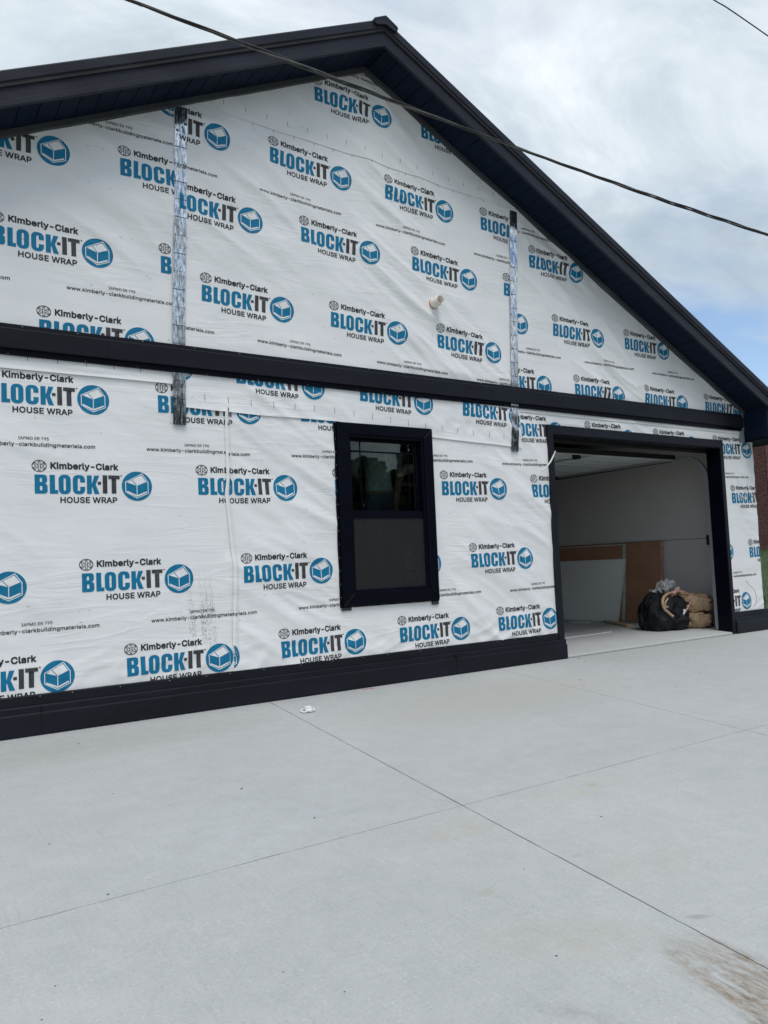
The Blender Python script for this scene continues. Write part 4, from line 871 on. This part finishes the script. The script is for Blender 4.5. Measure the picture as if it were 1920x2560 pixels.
box('jamb_lining', 1.205, 1.222, .10, .155, .83, 2.26, 'white_pl', win, 0)

# --- garage opening ------------------------------------------------------
gc = MB().box(3.722, GX0, -.040, -.002, .197, 2.505); gc = gc.build('garage_casing', 'trim', house, .003)
box('garage_casing', GX1, 6.905, -.040, -.002, .004, 2.405, 'trim', house, .003)
box('garage_casing', GX0, 6.905, -.0405, -.002, 2.405, 2.505, 'trim', house, .003)
box('door_jamb', GX0-.018, GX0+.004, -.030, .165, FL-.005, 2.404, 'casing', house, .001)
box('door_jamb', GX1-.004, GX1+.018, -.030, .165, .006, 2.404, 'casing', house, .001)
box('door_jamb', GX0+.004, GX1-.004, -.030, .165, 2.395, 2.4045, 'casing', house, .001)
heads([(3.9+.41*i+random.uniform(-.1, .1), -.042, 2.492) for i in range(8)], gc)
# raised sectional door
od = link(bpy.data.objects.new('overhead_door', None), house)
for i in range(4):
    y0 = .72+i*.53
    s_ = box('door_section', 3.76, 6.92, y0, y0+.522, 2.368, 2.408, 'door', od, .003)
    for yy_ in (.12, .20, .33, .41): box('section_rib', 3.85, 6.82, y0+yy_, y0+yy_+.03, 2.362, 2.369, 'door', s_, .002)
    for xx in (3.76, 5.30, 6.83): box('stile', xx, xx+.09, y0+.004, y0+.518, 2.353, 2.368, 'galv', s_, .001)
box('bottom_seal', 3.76, 6.92, .690, .722, 2.352, 2.415, 'rubber', od, .004)
box('bottom_rail', 3.76, 6.92, .722, .760, 2.346, 2.368, 'door', od, .002)
box('lift_bracket', 5.05, 5.11, .76, .86, 2.300, 2.366, 'rubber', od, .003)
for xt in (3.70, 6.945):
    pts = [(xt, .24, FL)] + [(xt, .24, z) for z in (1.0, 1.99)] + [(xt, .24+.38*(1-math.cos(a)), 1.99+.38*math.sin(a)) for a in [R(k*15) for k in range(1, 7)]] + [(xt, 1.4, 2.372), (xt, 2.9, 2.38)]
    tk = MB()
    for (pa, pb) in zip(pts, pts[1:]):
        a, b = Vector(pa), Vector(pb); d = (b-a).normalized(); up_ = Vector((0, -d.z, d.y)).normalized()
        q = [up_*.028, -up_*.028]
        for off, th in ((0, 0.0),):
            tk.add([a+q[0]+Vector((-.020, 0, 0)), a+q[0]+Vector((.020, 0, 0)), a+q[1]+Vector((.020, 0, 0)), a+q[1]+Vector((-.020, 0, 0)), b+q[0]+Vector((-.020, 0, 0)), b+q[0]+Vector((.020, 0, 0)), b+q[1]+Vector((.020, 0, 0)), b+q[1]+Vector((-.020, 0, 0))],
                   [(0, 1, 5, 4), (2, 3, 7, 6), (1, 2, 6, 5), (3, 0, 4, 7)])
    tk.build('door_track', 'galv', house)
box('track_angle', 6.968, 6.985, .80, 3.6, 2.335, 2.41, 'rubber', house, .002)
box('track_angle', 6.968, 6.985, .17, .24, FL, 2.1, 'galv', house, .002)
box('sensor_box', 7.44, 7.50, .60, .66, 1.16, 1.30, 'rubber', house, .004)
sp_ = MB().tube([(3.72, .30, 2.56), (7.05, .30, 2.56)], .022, 8); sp_.build('torsion_bar', 'rubber', house)
box('shaded_header_lining', GX0-.02, GX1+.02, .166, .19, 2.36, 2.74, 'rubber', house, 0)  # lining coloured black to stand in for the shade behind the header

# --- pipe, cords on the wall --------------------------------------------
pv = MB(); n_ = 20
ax = Vector((.02, -1, .03)).normalized(); e1 = Vector((1, 0, 0)); e1 = (e1-ax*e1.dot(ax)).normalized(); e2 = ax.cross(e1)
base_c = Vector((2.262, .02, 3.612))
rings = [(0, .046), (.160, .046), (.160, .041), (.0, .041)]
vv = []
for d, r_ in rings: vv += [base_c+ax*d+r_*(math.cos(2*math.pi*k/n_)*e1+math.sin(2*math.pi*k/n_)*e2) for k in range(n_)]
pv.add(vv, [(i*n_+k, i*n_+(k+1) % n_, ((i+1) % 4)*n_+(k+1) % n_, ((i+1) % 4)*n_+k) for i in range(3) for k in range(n_)])
pipe = pv.build('vent_pipe', 'pvc', house, 0, True)
fo_ = MB(); vv = []
for d, r_ in ((.02, .056), (.040, .058), (.050, .048)):
    vv += [base_c+ax*d+Vector((0, 0, -.006))+(r_+.006*noise.noise((k*.9, d*30, 1)))*(math.cos(2*math.pi*k/n_)*e1+math.sin(2*math.pi*k/n_)*e2) for k in range(n_)]
fo_.add(vv, [(i*n_+k, i*n_+(k+1) % n_, (i+1)*n_+(k+1) % n_, (i+1)*n_+k) for i in range(2) for k in range(n_)]).build('foam_seal', 'foam', pipe, 0, True)
def px_pts(lst, y): 
    o_ = []
    for p in lst:
        d = ray(p[0], p[1]); yy_ = p[2] if len(p) > 2 else y
        o_.append(CAM + d*((yy_-CAM.y)/d.y))
    return o_
def catmull(pts, n_=6):
    o_ = []; P_ = [pts[0]]+list(pts)+[pts[-1]]
    for i in range(1, len(P_)-2):
        for k in range(n_):
            t_ = k/n_; a, b, c, d = P_[i-1], P_[i], P_[i+1], P_[i+2]
            o_.append(0.5*((2*b)+(c-a)*t_+(2*a-5*b+4*c-d)*t_*t_+(3*b-a-3*c+d)*t_**3))
    return o_+[pts[-1]]
def cord(lst, r_, mat, parent, y=-.06, seg=6):
    return MB().tube(catmull(px_pts(lst, y)), r_, seg).build('wire_tail', mat, parent, 0, True)
cord([(1388, 1128, .05), (1384, 1138, -.05), (1377, 1153, -.09), (1367, 1166, -.09), (1355, 1178, -.07)], .0085, 'whitecord', house)
cord([(1355, 1178, -.07), (1345, 1190, -.05), (1336, 1202, -.04), (1331, 1210, -.025)], .0032, 'whitecord', house)
cord([(1848, 1190, -.03), (1853, 1202, -.07), (1859, 1218, -.09), (1863, 1232, -.09), (1866, 1248, -.06)], .0035, 'whitecord', house)
cord([(1843, 1231, -.04), (1851, 1238, -.09), (1862, 1246, -.10), (1868, 1248, -.06)], .0055, 'whitecord', house)
cord([(1868, 1248, -.05), (1871, 1236, -.08), (1870, 1222, -.09), (1867, 1210, -.08)], .003, 'rubber', house)
cord([(1864, 1451, -.03), (1873, 1462, -.06), (1884, 1473, -.08), (1891, 1490, -.09), (1890, 1506, -.08), (1886, 1516, -.05)], .0035, 'tan', house)

# ------------------------------------------------------------------ things in the garage
def prism_board(name, y0, y1, xb, xt, zb_, zt_, th, mat, edge=None):
    """sheet leaning on the side wall: foot at x=xb, head at x=xt"""
    n_ = Vector((-(zt_-zb_), 0, -(xb-xt))).normalized()*th
    if n_.x > 0: n_ = -n_
    q = [Vector((xb, y0, zb_)), Vector((xb, y1, zb_)), Vector((xt, y1, zt_)), Vector((xt, y0, zt_))]
    return MB().add(q+[p+n_ for p in q], [(0, 1, 2, 3), (7, 6, 5, 4), (0, 4, 5, 1), (1, 5, 6, 2), (2, 6, 7, 3), (3, 7, 4, 0)]).build(name, mat, edge, .002)
XW = XR-.12
def leaning(name, label, y0, y1, foot, head, zt_, th, mat, strip_mat, sw=.035):
    t_ = thing(name, label, 'board', (foot, (y0+y1)/2, FL))
    f_ = foot-t_.location.x; y0 -= t_.location.y; y1 -= t_.location.y; h_ = head-t_.location.x
    prism_board('panel', y0, y1, f_, h_, 0, zt_-FL, th, mat, t_)
    if strip_mat: prism_board('edge_strip', y0-.004, y0+sw, f_-th-.0015, h_-th-.0015, .02, zt_-FL+.004, .003, strip_mat, t_)
    return t_
leaning('brown_board', 'brown board with a pink edge strip leaning behind the black bag', 1.395, 3.82, 7.37, 7.475, 1.255, .016, 'board_brown', 'pink')
b2 = leaning('brown_board', 'brown board with a pale green edge strip leaning behind the grey sheet', 2.06, 4.50, 7.335, 7.450, 1.235, .014, 'board_brown', 'green', .05)
prism_board('top_edge', 2.06-b2.location.y, 4.5-b2.location.y, 7.449-7.335-.016, 7.452-7.335-.016, 1.224-FL, 1.238-FL, .004, 'board_edge', b2)
gb = thing('drywall_sheet', 'light grey drywall offcut leaning in front of the brown boards', 'drywall', (7.24, 3.2, FL))
V_ = [Vector(p) for p in ((7.285, 2.16, FL), (7.24, 4.4, FL+.01), (7.40, 4.4, 1.0), (7.415, 2.045, 1.005))]
n_ = (V_[1]-V_[0]).cross(V_[3]-V_[0]).normalized()
if n_.x > 0: n_ = -n_
V_ = [p-Vector(gb.location) for p in V_]
MB().add(V_+[p+n_*.013 for p in V_], [(0, 1, 2, 3), (7, 6, 5, 4), (0, 4, 5, 1), (1, 5, 6, 2), (2, 6, 7, 3), (3, 7, 4, 0)]).build('panel', 'board_grey', gb, .0015)
MB().add([V_[0]+n_*.0138, V_[3]+n_*.0138, V_[3]+n_*.0138+Vector((0, .020, 0)), V_[0]+n_*.0138+Vector((0, .012, 0))], [(0, 1, 2, 3)]).build('torn_edge', 'board_edge', gb)

# garbage bag
def blob(name, c, rad, mat, parent, seed, amp, folds, squash=.0, nu=120, nv=84, top_pinch=0.0):
    V = []; F = []
    for j in range(nv+1):
        ph = math.pi*j/nv
        for i in range(nu):
            th = 2*math.pi*i/nu
            d = Vector((math.sin(ph)*math.cos(th), math.sin(ph)*math.sin(th), math.cos(ph)))
            # fuller than a ball: soft square profile
            k = (abs(d.x)**2.8+abs(d.y)**2.8+abs(d.z)**2.8)**(-1/2.8)
            r_ = 1+amp*noise.noise(d*1.7+Vector((seed, 0, 0)))+folds*(1-2.2*abs(noise.noise((th*2.2+1.2*math.sin(ph*2), ph*.9, seed))))*math.sin(ph)
            r_ += .055*(1-2.6*abs(noise.noise(d*3.1+Vector((seed, 2, 5)))))+.028*(1-2.6*abs(noise.noise(d*6.7+Vector((4, seed, 1)))))
            p = Vector((d.x*rad[0]*k*r_, d.y*rad[1]*k*r_, d.z*rad[2]*k*(1+.4*amp*noise.noise(d*2+Vector((0, seed, 0))))))
            tp = p.z/rad[2]; kx = (1-top_pinch*tp*abs(tp)) if tp > 0 else 1+.10*min(1, -tp*1.3); p.x *= kx; p.y *= kx; p.x += .05*tp*rad[0]
            p.z = max(p.z, -rad[2]*.80)
            V.append(p+Vector(c))
    for j in range(nv):
        for i in range(nu): F.append((j*nu+i, j*nu+(i+1) % nu, (j+1)*nu+(i+1) % nu, (j+1)*nu+i))
    o = mesh(name, V, F, mat, parent, True)
    bm = bmesh.new(); bm.from_mesh(o.data); bmesh.ops.remove_doubles(bm, verts=bm.verts, dist=1e-4); bmesh.ops.recalc_face_normals(bm, faces=bm.faces); bm.to_mesh(o.data); bm.free()
    return o
BGX, BGY = 6.63, .86
bag = thing('garbage_bag', 'bulging black plastic garbage bag on the garage floor', 'bag', (BGX, BGY, FL))
blob('bag_body', (0, 0, .245), (.255, .255, .30), 'bag', bag, 5.1, .30, .11, top_pinch=.42)
cb = thing('clear_plastic_bag', 'crumpled clear plastic bag lying on top of the black bag', 'bag', (BGX+.03, BGY, FL+.49))
V = []; F = []; nu, nv = 22, 12
for j in range(nv+1):
    for i in range(nu+1):
        u, v_ = i/nu-.5, j/nv-.5
        x = u*.30; y = v_*.22
        z = .03+.13*math.exp(-((u-.22)/.22)**2)+.06*noise.noise((u*6, v_*6, 4))+.04*noise.noise((u*13, v_*12, 7))
        V.append((x-y*.2, y-.03+.03*noise.noise((u*8, v_*8, 9)), z))
for j in range(nv):
    for i in range(nu): F.append((j*(nu+1)+i, j*(nu+1)+i+1, (j+1)*(nu+1)+i+1, (j+1)*(nu+1)+i))
mesh('film', V, F, 'clear', cb, True)
# strapping draped over the bag
stp = thing('strapping', 'tan plastic strapping looped over the black bag and the paper rolls', 'strapping', (7.0, .75, FL))
def band(pts, wd, mat, parent):
    pts = catmull([Vector(p)-Vector(parent.location) for p in pts], 8); V = []; F = []
    for i, p in enumerate(pts):
        t_ = (pts[min(i+1, len(pts)-1)]-pts[max(0, i-1)]).normalized(); s_ = t_.cross(Vector((-.8, -.6, .1))).normalized()*wd/2
        V += [p+s_, p-s_, p-s_+Vector((.003, .003, 0)), p+s_+Vector((.003, .003, 0))]
    for i in range(len(pts)-1):
        for k in range(4): F.append((i*4+k, i*4+(k+1) % 4, i*4+4+(k+1) % 4, i*4+4+k))
    return mesh('band', V, F, mat, parent, True)
def on_px(lst, dist):      # points at a given distance along the view of the garage floor items
    return [CAM+ray(p[0], p[1])*((p[2] if len(p) > 2 else dist)+DS) for p in lst]
D0 = 10.75; DS = -.24
band(on_px([(1708, 1478), (1690, 1480, 10.65), (1668, 1485, 10.52), (1657, 1500, 10.40), (1660, 1520, 10.38), (1672, 1532, 10.38), (1684, 1542, 10.38)], D0), .034, 'tan', stp)
band(on_px([(1702, 1484), (1682, 1488, 10.62), (1667, 1500, 10.42), (1663, 1515, 10.38), (1671, 1518, 10.38)], D0), .026, 'tan', stp)
band(on_px([(1684, 1484, 10.6), (1692, 1474, 10.6), (1699, 1470, 10.6)], D0), .045, 'pink', stp)
band(on_px([(1701, 1483, 10.6), (1716, 1486, 10.7), (1732, 1496, 10.8), (1745, 1500, 10.85)], D0), .028, 'tan', stp)
band(on_px([(1700, 1480, 10.62), (1712, 1480, 10.7), (1724, 1488, 10.72), (1727, 1502, 10.68), (1722, 1515, 10.6), (1716, 1525, 10.55)], D0), .020, 'pink', stp)
band(on_px([(1713, 1524, 10.5), (1706, 1536, 10.5)], D0), .042, 'white_pl', stp)
# kraft faced insulation: two folded batts
def batt(label, c, L_, W_, Hh, seed):
    t_ = thing('insulation_batt', label, 'insulation', c, 'folded paper-faced batts on the garage floor')
    prof = []; n1 = 72
    for i in range(n1):               # rounded slab with a fold mouth on the near end
        a = 2*math.pi*i/n1
        ca, sa = math.cos(a), math.sin(a)
        k = (abs(ca)**3.2+abs(sa)**3.2)**(-1/3.2)
        x = ca*k*W_/2; z = Hh/2+sa*k*Hh/2
        if abs(sa) < .42 and ca < 0: x += (.42-abs(sa))*.75*W_
        prof.append((x, z))
    V = []; F = []; m_ = 40
    for j in range(m_+1):
        f_ = j/m_; e_ = 1-.12*(2*abs(f_-.5))**6
        for i, (x, z) in enumerate(prof):
            q = noise.noise((i*.21, f_*5, seed)); q2 = noise.noise((i*.34, f_*9, seed+3)); cr = max(0, 1-abs(noise.noise((i*.18, f_*6, seed+8)))*3.2)+.6*max(0, 1-abs(noise.noise((i*.38+f_*3, f_*13, seed+4)))*3.2)
            V.append((x*e_*(1+.10*q-.10*cr)+.016*q2, (f_-.5)*L_+.03*noise.noise((i*.3, 3, seed)), max(.0, Hh/2+(z-Hh/2)*e_*(1+.10*q-.13*cr)+.014*q2)))
    for j in range(m_):
        for i in range(n1): F.append((j*n1+i, j*n1+(i+1) % n1, (j+1)*n1+(i+1) % n1, (j+1)*n1+i))
    F.append(tuple(range(n1-1, -1, -1))); F.append(tuple(m_*n1+i for i in range(n1)))
    o = mesh('paper_facing', V, F, 'tan', t_, True)
    t_.rotation_euler = (0, 0, R(-52)); return t_
batt('brown paper insulation roll on the floor, underneath the other', (7.13, .70, FL), .44, .42, .215, 2.0)
batt('fat brown paper insulation roll on top of the other', (7.17, .72, FL+.205), .46, .44, .265, 6.0)
cf = thing('cardboard_flap', 'brown cardboard flap beside the paper rolls at the door track', 'cardboard', (7.28, .52, FL))
MB().add([(-.10, .0, 0), (.06, .10, 0), (.06, .12, .20), (-.09, .03, .20), (-.10, .006, 0), (.06, .106, 0), (.06, .126, .20), (-.09, .036, .20)], [(0, 1, 2, 3), (7, 6, 5, 4), (0, 4, 5, 1), (1, 5, 6, 2), (2, 6, 7, 3), (3, 7, 4, 0)]).build('flap', 'board_brown', cf)
def stick(name, label, cat, a, b, wd, ht, mat):
    a, b = Vector(a), Vector(b); d = (b-a).normalized(); s_ = Vector((-d.y, d.x, 0))*wd/2; u = Vector((0, 0, ht)); c = (a+b)/2
    q = [a-s_-c, a+s_-c, b+s_-c, b-s_-c]
    o = MB().add(q+[p+u for p in q], [(0, 3, 2, 1), (4, 5, 6, 7), (0, 1, 5, 4), (1, 2, 6, 5), (2, 3, 7, 6), (3, 0, 4, 7)]).build(name, mat, None, min(ht, wd)*.12)
    o.location = c; return tag(o, label, cat)
stick('lumber_offcut', 'short pine board lying on the floor before the grey sheet', 'lumber', (7.16, 2.30, FL), (6.70, 1.47, FL), .10, .036, 'wood')
stick('lumber_offcut', 'thin pale batten on the floor just inside the left jamb', 'lumber', (6.90, 2.80, FL), (7.0, 2.50, FL), .08, .012, 'board_edge')
stick('trim_strip', 'long white strip lying across the garage floor', 'trim strip', (5.06, 1.17, FL), (6.01, 1.22, FL), .022, .010, 'white_pl')
stick('trim_strip', 'thin dark rod beside the white strip on the garage floor', 'rod', (5.06, 1.21, FL), (5.9, 1.26, FL), .012, .006, 'cable')

# ------------------------------------------------------------------ the room behind the window
def skin_mesh(name, verts, edges, rad, levels=2):
    me = bpy.data.meshes.new(name); me.from_pydata(verts, edges, []); o = bpy.data.objects.new(name, me); COL.objects.link(o)
    o.modifiers.new('s', 'SKIN'); 
    for v_, r_ in zip(me.skin_vertices[0].data, rad): v_.radius = r_ if hasattr(r_, '__len__') else (r_, r_)
    me.skin_vertices[0].data[0].use_root = True
    sb = o.modifiers.new('d', 'SUBSURF'); sb.levels = levels; sb.render_levels = levels
    dg = bpy.context.evaluated_depsgraph_get(); nm = bpy.data.meshes.new_from_object(o.evaluated_get(dg))
    bpy.data.objects.remove(o); bpy.data.meshes.remove(me); nm.name = name; return nm
FZ = .80
pv_ = [(0, 0, .98), (0, .02, 1.12), (0, .02, 1.28), (0, 0, 1.43), (0, -.01, 1.52), (0, .0, 1.60), (0, -.02, 1.68), (0, -.01, 1.77),
       (-.19, 0, 1.44), (-.25, .03, 1.20), (-.24, -.06, .98), (-.24, -.08, .90),
       (.19, 0, 1.44), (.20, -.12, 1.22), (.08, -.27, 1.14), (.03, -.30, 1.13),
       (-.095, 0, .90), (-.10, -.01, .50), (-.105, .03, .09), (-.11, -.10, .045),
       (.095, 0, .90), (.10, -.01, .50), (.105, .03, .09), (.11, -.10, .045)]
pe = [(0, 1), (1, 2), (2, 3), (3, 4), (4, 5), (5, 6), (6, 7), (3, 8), (8, 9), (9, 10), (10, 11), (3, 12), (12, 13), (13, 14), (14, 15), (0, 16), (16, 17), (17, 18), (18, 19), (0, 20), (20, 21), (21, 22), (22, 23)]
pr_ = [(.145, .11), (.135, .105), (.15, .115), (.15, .11), (.065, .06), (.072, .085), (.082, .10), (.06, .075), .068, .052, .036, .03, .068, .052, .036, .03, .09, .066, .045, .04, .09, .066, .045, .04]
for sg, hb in ((-1, 11), (1, 15)):
    hx, hy, hz_ = pv_[hb]
    for k, (dx, dy, ln) in enumerate(((-.028, -.03, .06), (-.018, -.012, .085), (0, -.01, .092), (.016, -.01, .085), (.030, -.008, .066))):
        pv_ += [(hx+dx*.7, hy+dy*.6, hz_-.045), (hx+dx*1.1, hy+dy-.012, hz_-.045-ln)]
        i = len(pv_); pe += [(hb, i-2), (i-2, i-1)]; pr_ += [.0115, .008]
person = thing('person', 'person in grey green t-shirt and jeans standing behind the upper window pane', 'person', (1.86, .50, FZ))
bm_ = skin_mesh('body', pv_, pe, pr_, 3)
for nm, c in (('shirt', (0.21, 0.255, 0.24)), ('jeans', (0.04, 0.05, 0.09)), ('skin', (0.36, 0.22, 0.17)), ('hair', (0.03, 0.02, 0.015)), ('belt', (0.10, 0.07, 0.05))):
    bm_.materials.append(m_plain('person_'+nm, c, .8, 0.3, 25, .2))
for p in bm_.polygons:
    c = p.center; a = abs(c.x)
    if c.z > 1.53: k = 3 if (c.z > 1.70 or c.y > .03) else 2
    elif a > .185 and c.z < 1.22: k = 2
    elif c.z > .995: k = 0
    elif c.z > .965 and a < .2: k = 4
    elif c.z > .10: k = 1
    else: k = 3
    p.material_index = k; p.use_smooth = True
body = link(bpy.data.objects.new('body', bm_), person)
person.rotation_euler = (0, 0, R(172))
for x, z in ((-.03, 1.655), (.03, 1.655)):
    MB().tube([(x, -.118, z), (x, -.132, z)], .011, 8).build('eye', 'white_pl', person)
MB().tube([(0, -.115, 1.645), (0, -.142, 1.615)], [.008, .015], 8).build('nose', bm_.materials[2], person)
MB().box(-.022, .022, -.124, -.112, 1.575, 1.583).build('mouth', M['pink'], person)
# trestle platform the person stands on
tp = thing('work_platform', 'low plank platform inside the room under the standing person', 'platform', (1.75, .50, .02))
box('plank', -.95, .95, -.22, .22, .735, .775, 'wood', tp, .004)
for sx in (-.8, .8):
    for sy in (-.2, .2): MB().tube([(sx, sy*.7, .735), (sx+.03*(1 if sx > 0 else -1), sy*1.25, 0)], .022, 6).build('leg', 'wood', tp)
shf = thing('wall_shelf', 'dark shelf board on posts behind the person in the room', 'shelf', (2.1, 1.15, .02))
box('shelf_board', -.9, .9, -.1, .1, 1.58, 1.68, 'cable', shf, .004)
for sx in (-.85, .85): box('post', sx-.03, sx+.03, -.03, .03, 0, 1.58, 'cable', shf, .003)
lv = thing('spirit_level', 'yellow spirit level standing inside behind the lower window pane', 'level', (1.99, .19, .80))
box('level_body', -.03, .03, 0, .022, 0, .42, 'yellow', lv, .002)
for z in (.10, .32): MB().tube([(0, -.002, z), (0, .024, z)], .016, 10).build('vial', 'rubber', lv)
box('window_stool', 1.2, 2.1, .15, .26, .76, .80, 'wood', house, .003)

# ------------------------------------------------------------------ overhead cables
wp = [(321, 0), (394, 27), (463, 54), (532, 78), (590, 101), (654, 127), (723, 152), (810, 186), (868, 211), (960, 240), (1035, 277), (1116, 304), (1191, 333), (1272, 362), (1365, 396), (1452, 425), (1527, 453), (1597, 477), (1683, 511), (1770, 538), (1857, 567), (1920, 587)]
# smooth the traced line with a quadratic in image x before lifting it to its distance
import itertools
def qfit(pts, dg=3):
    import numpy as np
    a = np.array(pts, float); return np.polyfit((a[:, 0]-1000)/1000, a[:, 1], dg)
def qval(c, x):
    t_ = (x-1000)/1000; r_ = 0
    for k in c: r_ = r_*t_+k
    return float(r_)
qc = qfit(wp)
def on_ray(x, d_):
    dr = ray(x, qval(qc, x)); return CAM+dr*(d_/dr.length)
A_, B_c = on_ray(321, 5.0), on_ray(1920, 6.6)      # the span hangs in one vertical plane through these
pn = Vector((B_c.y-A_.y, -(B_c.x-A_.x), 0)).normalized()
line = []
for i in range(60):
    dr = ray(321+1599*i/59, qval(qc, 321+1599*i/59)); line.append(CAM+dr*((A_-CAM).dot(pn)/dr.dot(pn)))
for side in (0, -1):                        # carry the span on past the frame as a shallow hanging curve
    d_ = ((line[0]-line[2]) if side == 0 else (line[-1]-line[-3])).normalized(); p_ = line[side].copy()
    for k in range(34):
        d_ = (d_+Vector((0, 0, .030 if d_.z < .16 else 0.0))).normalized(); p_ = p_+d_*.7
        line.insert(0, p_.copy()) if side == 0 else line.append(p_.copy())
fine = catmull(line, 4)
pc = thing('service_cable', 'thick twisted overhead cable crossing in front of the gable', 'cable', tuple(fine[len(fine)//2]))
L0 = Vector(pc.location); dist = 0; cum = [0]
for a, b in zip(fine, fine[1:]): dist += (b-a).length; cum.append(dist)
for k in range(3):
    pts = []
    for i, p in enumerate(fine):
        t_ = (fine[min(i+1, len(fine)-1)]-fine[max(i-1, 0)]).normalized(); s_ = t_.cross(Vector((0, 0, 1))).normalized(); u = s_.cross(t_)
        a = 2*math.pi*(cum[i]/.85+k/3+.12*math.sin(cum[i]*1.7)); pts.append(p-L0+(s_*math.cos(a)+u*math.sin(a))*(.0060+.0022*math.sin(cum[i]*2.3+1)))
    MB().tube(pts, .0056 if k else .0046, 7).build('strand', 'cable' if k else 'cablebare', pc, 0, True)
a_ = CAM+ray(1700, -52)*9; b_ = CAM+ray(1785, 0)*9.3; c_ = CAM+ray(1920, 90)*9.8; d_ = CAM+ray(2500, 500)*12.5
tw = MB().tube(catmull([CAM+ray(1300, -250)*7.8, a_, b_, c_, d_], 8), .0075, 6).build('overhead_wire', 'cable', None, 0, True)
tag(tw, 'thin single wire crossing the upper right corner of the sky', 'wire')

# ------------------------------------------------------------------ litter on the slab
lt = thing('broken_fitting', 'small broken white plastic fitting on the concrete below the window', 'litter', (.42, -.62, gz(-.62)+.001))
MB().tube([(.055*math.cos(R(a)), .040*math.sin(R(a)), .012+.006*math.sin(R(a*3))) for a in range(0, 361, 20)], .0065, 6, False).build('ring', 'white_pl', lt, 0, True)
MB().prism([(-.028, -.02), (.024, -.024), (.030, .018), (-.022, .022)], lambda p: (p[0], p[1], .012), lambda p: (p[0]*.9, p[1]*.9+.004, .042)).build('cap', 'white_pl', lt, .003)
MB().box(-.012, .010, -.046, -.020, .004, .020).build('tab', 'white_pl', lt, .003)
pb = MB()
for x, y, r_ in [(x_, y_, q_*.75) for x_, y_, q_ in [(-.74, -2.1, .010), (-.65, -2.72, .008), (-1.29, -1.75, .006), (-1.69, -2.3, .006), (-1.61, -2.96, .007), (-1.33, -3.8, .004), (-1.88, -3.48, .004), (-1.94, -3.63, .004), (-1.24, -3.99, .004), (2.91, -1.05, .012), (2.7, -1.28, .010), (4.54, -.99, .012), (3.21, -1.81, .009), (3.93, -1.54, .010), (3.88, -.14, .014), (3.76, -.33, .010), (-.65, -4.2, .006), (.35, -3.5, .007), (-.3, -3.7, .004), (-1.2, -.5, .008), (-1.0, -.75, .006)]] + [(random.uniform(-1.9, 5), random.uniform(-4.4, -.2), random.uniform(.0012, .003)) for _ in range(60)]:
    st = [(x+r_*(1+.3*random.random())*math.cos(k*1.0472+.3), y+r_*.8*math.sin(k*1.0472+.3), gz(y)) for k in range(6)]
    pb.add(st+[(x, y, gz(y)+r_*.7)], [(k, (k+1) % 6, 6) for k in range(6)])
po = pb.build('grit', 'pebble'); po['kind'] = 'stuff'; po['label'] = 'scattered dark grit and crumbs on the driveway'
stick('wood_sliver', 'thin reddish wood sliver on the concrete against the base trim', 'sliver', (1.22, -.10, gz(-.1)), (1.33, -.13, gz(-.13)), .008, .004, 'foam')

# ------------------------------------------------------------------ brick building on the right
t = MT('red_brick').set(Roughness=0.85); t.col(t.ramp(t.noise(t.vec((3, 3, 9)), 1.3, 4, .6), [(.3, (.075, .030, .026)), (.5, (.125, .050, .042)), (.7, (.17, .078, .065))])); M['brick'] = t.m
M['mortar'] = m_plain('mortar', (.30, .27, .25), .9)
bb_ = thing('brick_building', 'dark red brick building beyond the right corner of the house', 'building', (22, 12, 1.0))
BX, BY0, BY1, BZ0, BZ1 = 0.0, -3.9, 9.0, -.3, 4.0
box('core_wall', BX+.02, BX+9, BY0+.02, BY1, BZ0, BZ1, 'mortar', bb_, 0)
bk = MB(); cz = BZ0; row = 0; nb = 0
while cz < BZ1-.07:
    y = BY0-(.11 if row % 2 else 0)
    while y < BY0+7.0:
        ya, yb = max(y, BY0), min(y+.205, BY0+7)
        if yb-ya > .03: bk.box(BX+random.uniform(-.004, .004), BX+.05, ya, yb, cz, cz+.066)
        y += .218
    cz += .078; row += 1
o = bk.build('brick_facing', 'brick', bb_); o['kind'] = 'stuff'
box('brick_return', BX+.01, BX+9, BY0, BY0+.03, BZ0, BZ1, 'brick', bb_, 0)
box('parapet', BX-.05, BX+9, BY0-.05, BY1, BZ1, BZ1+.18, 'flash', bb_, .01)

# ------------------------------------------------------------------ unseen tree row behind the viewer, sized to darken reflections in glass and foil
t = MT('leaf').set(Roughness=0.6); t.col(t.ramp(t.noise(t.vec(), .4, 3, .6), [(.3, (.018, .032, .010)), (.7, (.045, .075, .022))])); M['leaf'] = t.m
lv_, lf_ = [], []
for cx in range(4, 44, 4):
    X0 = cx+random.uniform(-1.0, 1.0); Yc = -31+random.uniform(-2, 2); hh = random.uniform(6.5, 6.9) if 15 < X0 < 27 else random.uniform(12.0, 14.0)
    for k in range(1100):
        th = random.random()*6.28; r_ = math.sqrt(random.random())*3.6; z = random.uniform(-.3, hh); r_ *= (1.05-.6*(z/hh)**2)
        c = Vector((X0+r_*math.cos(th), Yc+r_*math.sin(th), z)); u = Vector((random.gauss(0, 1), random.gauss(0, 1), random.gauss(0, 1))).normalized(); s_ = u.orthogonal().normalized(); q = u.cross(s_); e = random.uniform(.3, .6)
        i = len(lv_); lv_ += [c+s_*e, c+q*e, c-s_*e, c-q*e]; lf_.append((i, i+1, i+2, i+3))
tl = mesh('unseen_tree_line', lv_, lf_, 'leaf'); tl['kind'] = 'stuff'; tl['label'] = 'unseen dark leafy tree row added behind the viewer for reflections'

for me in (LOGO_T, URL_T): bpy.data.meshes.remove(me)
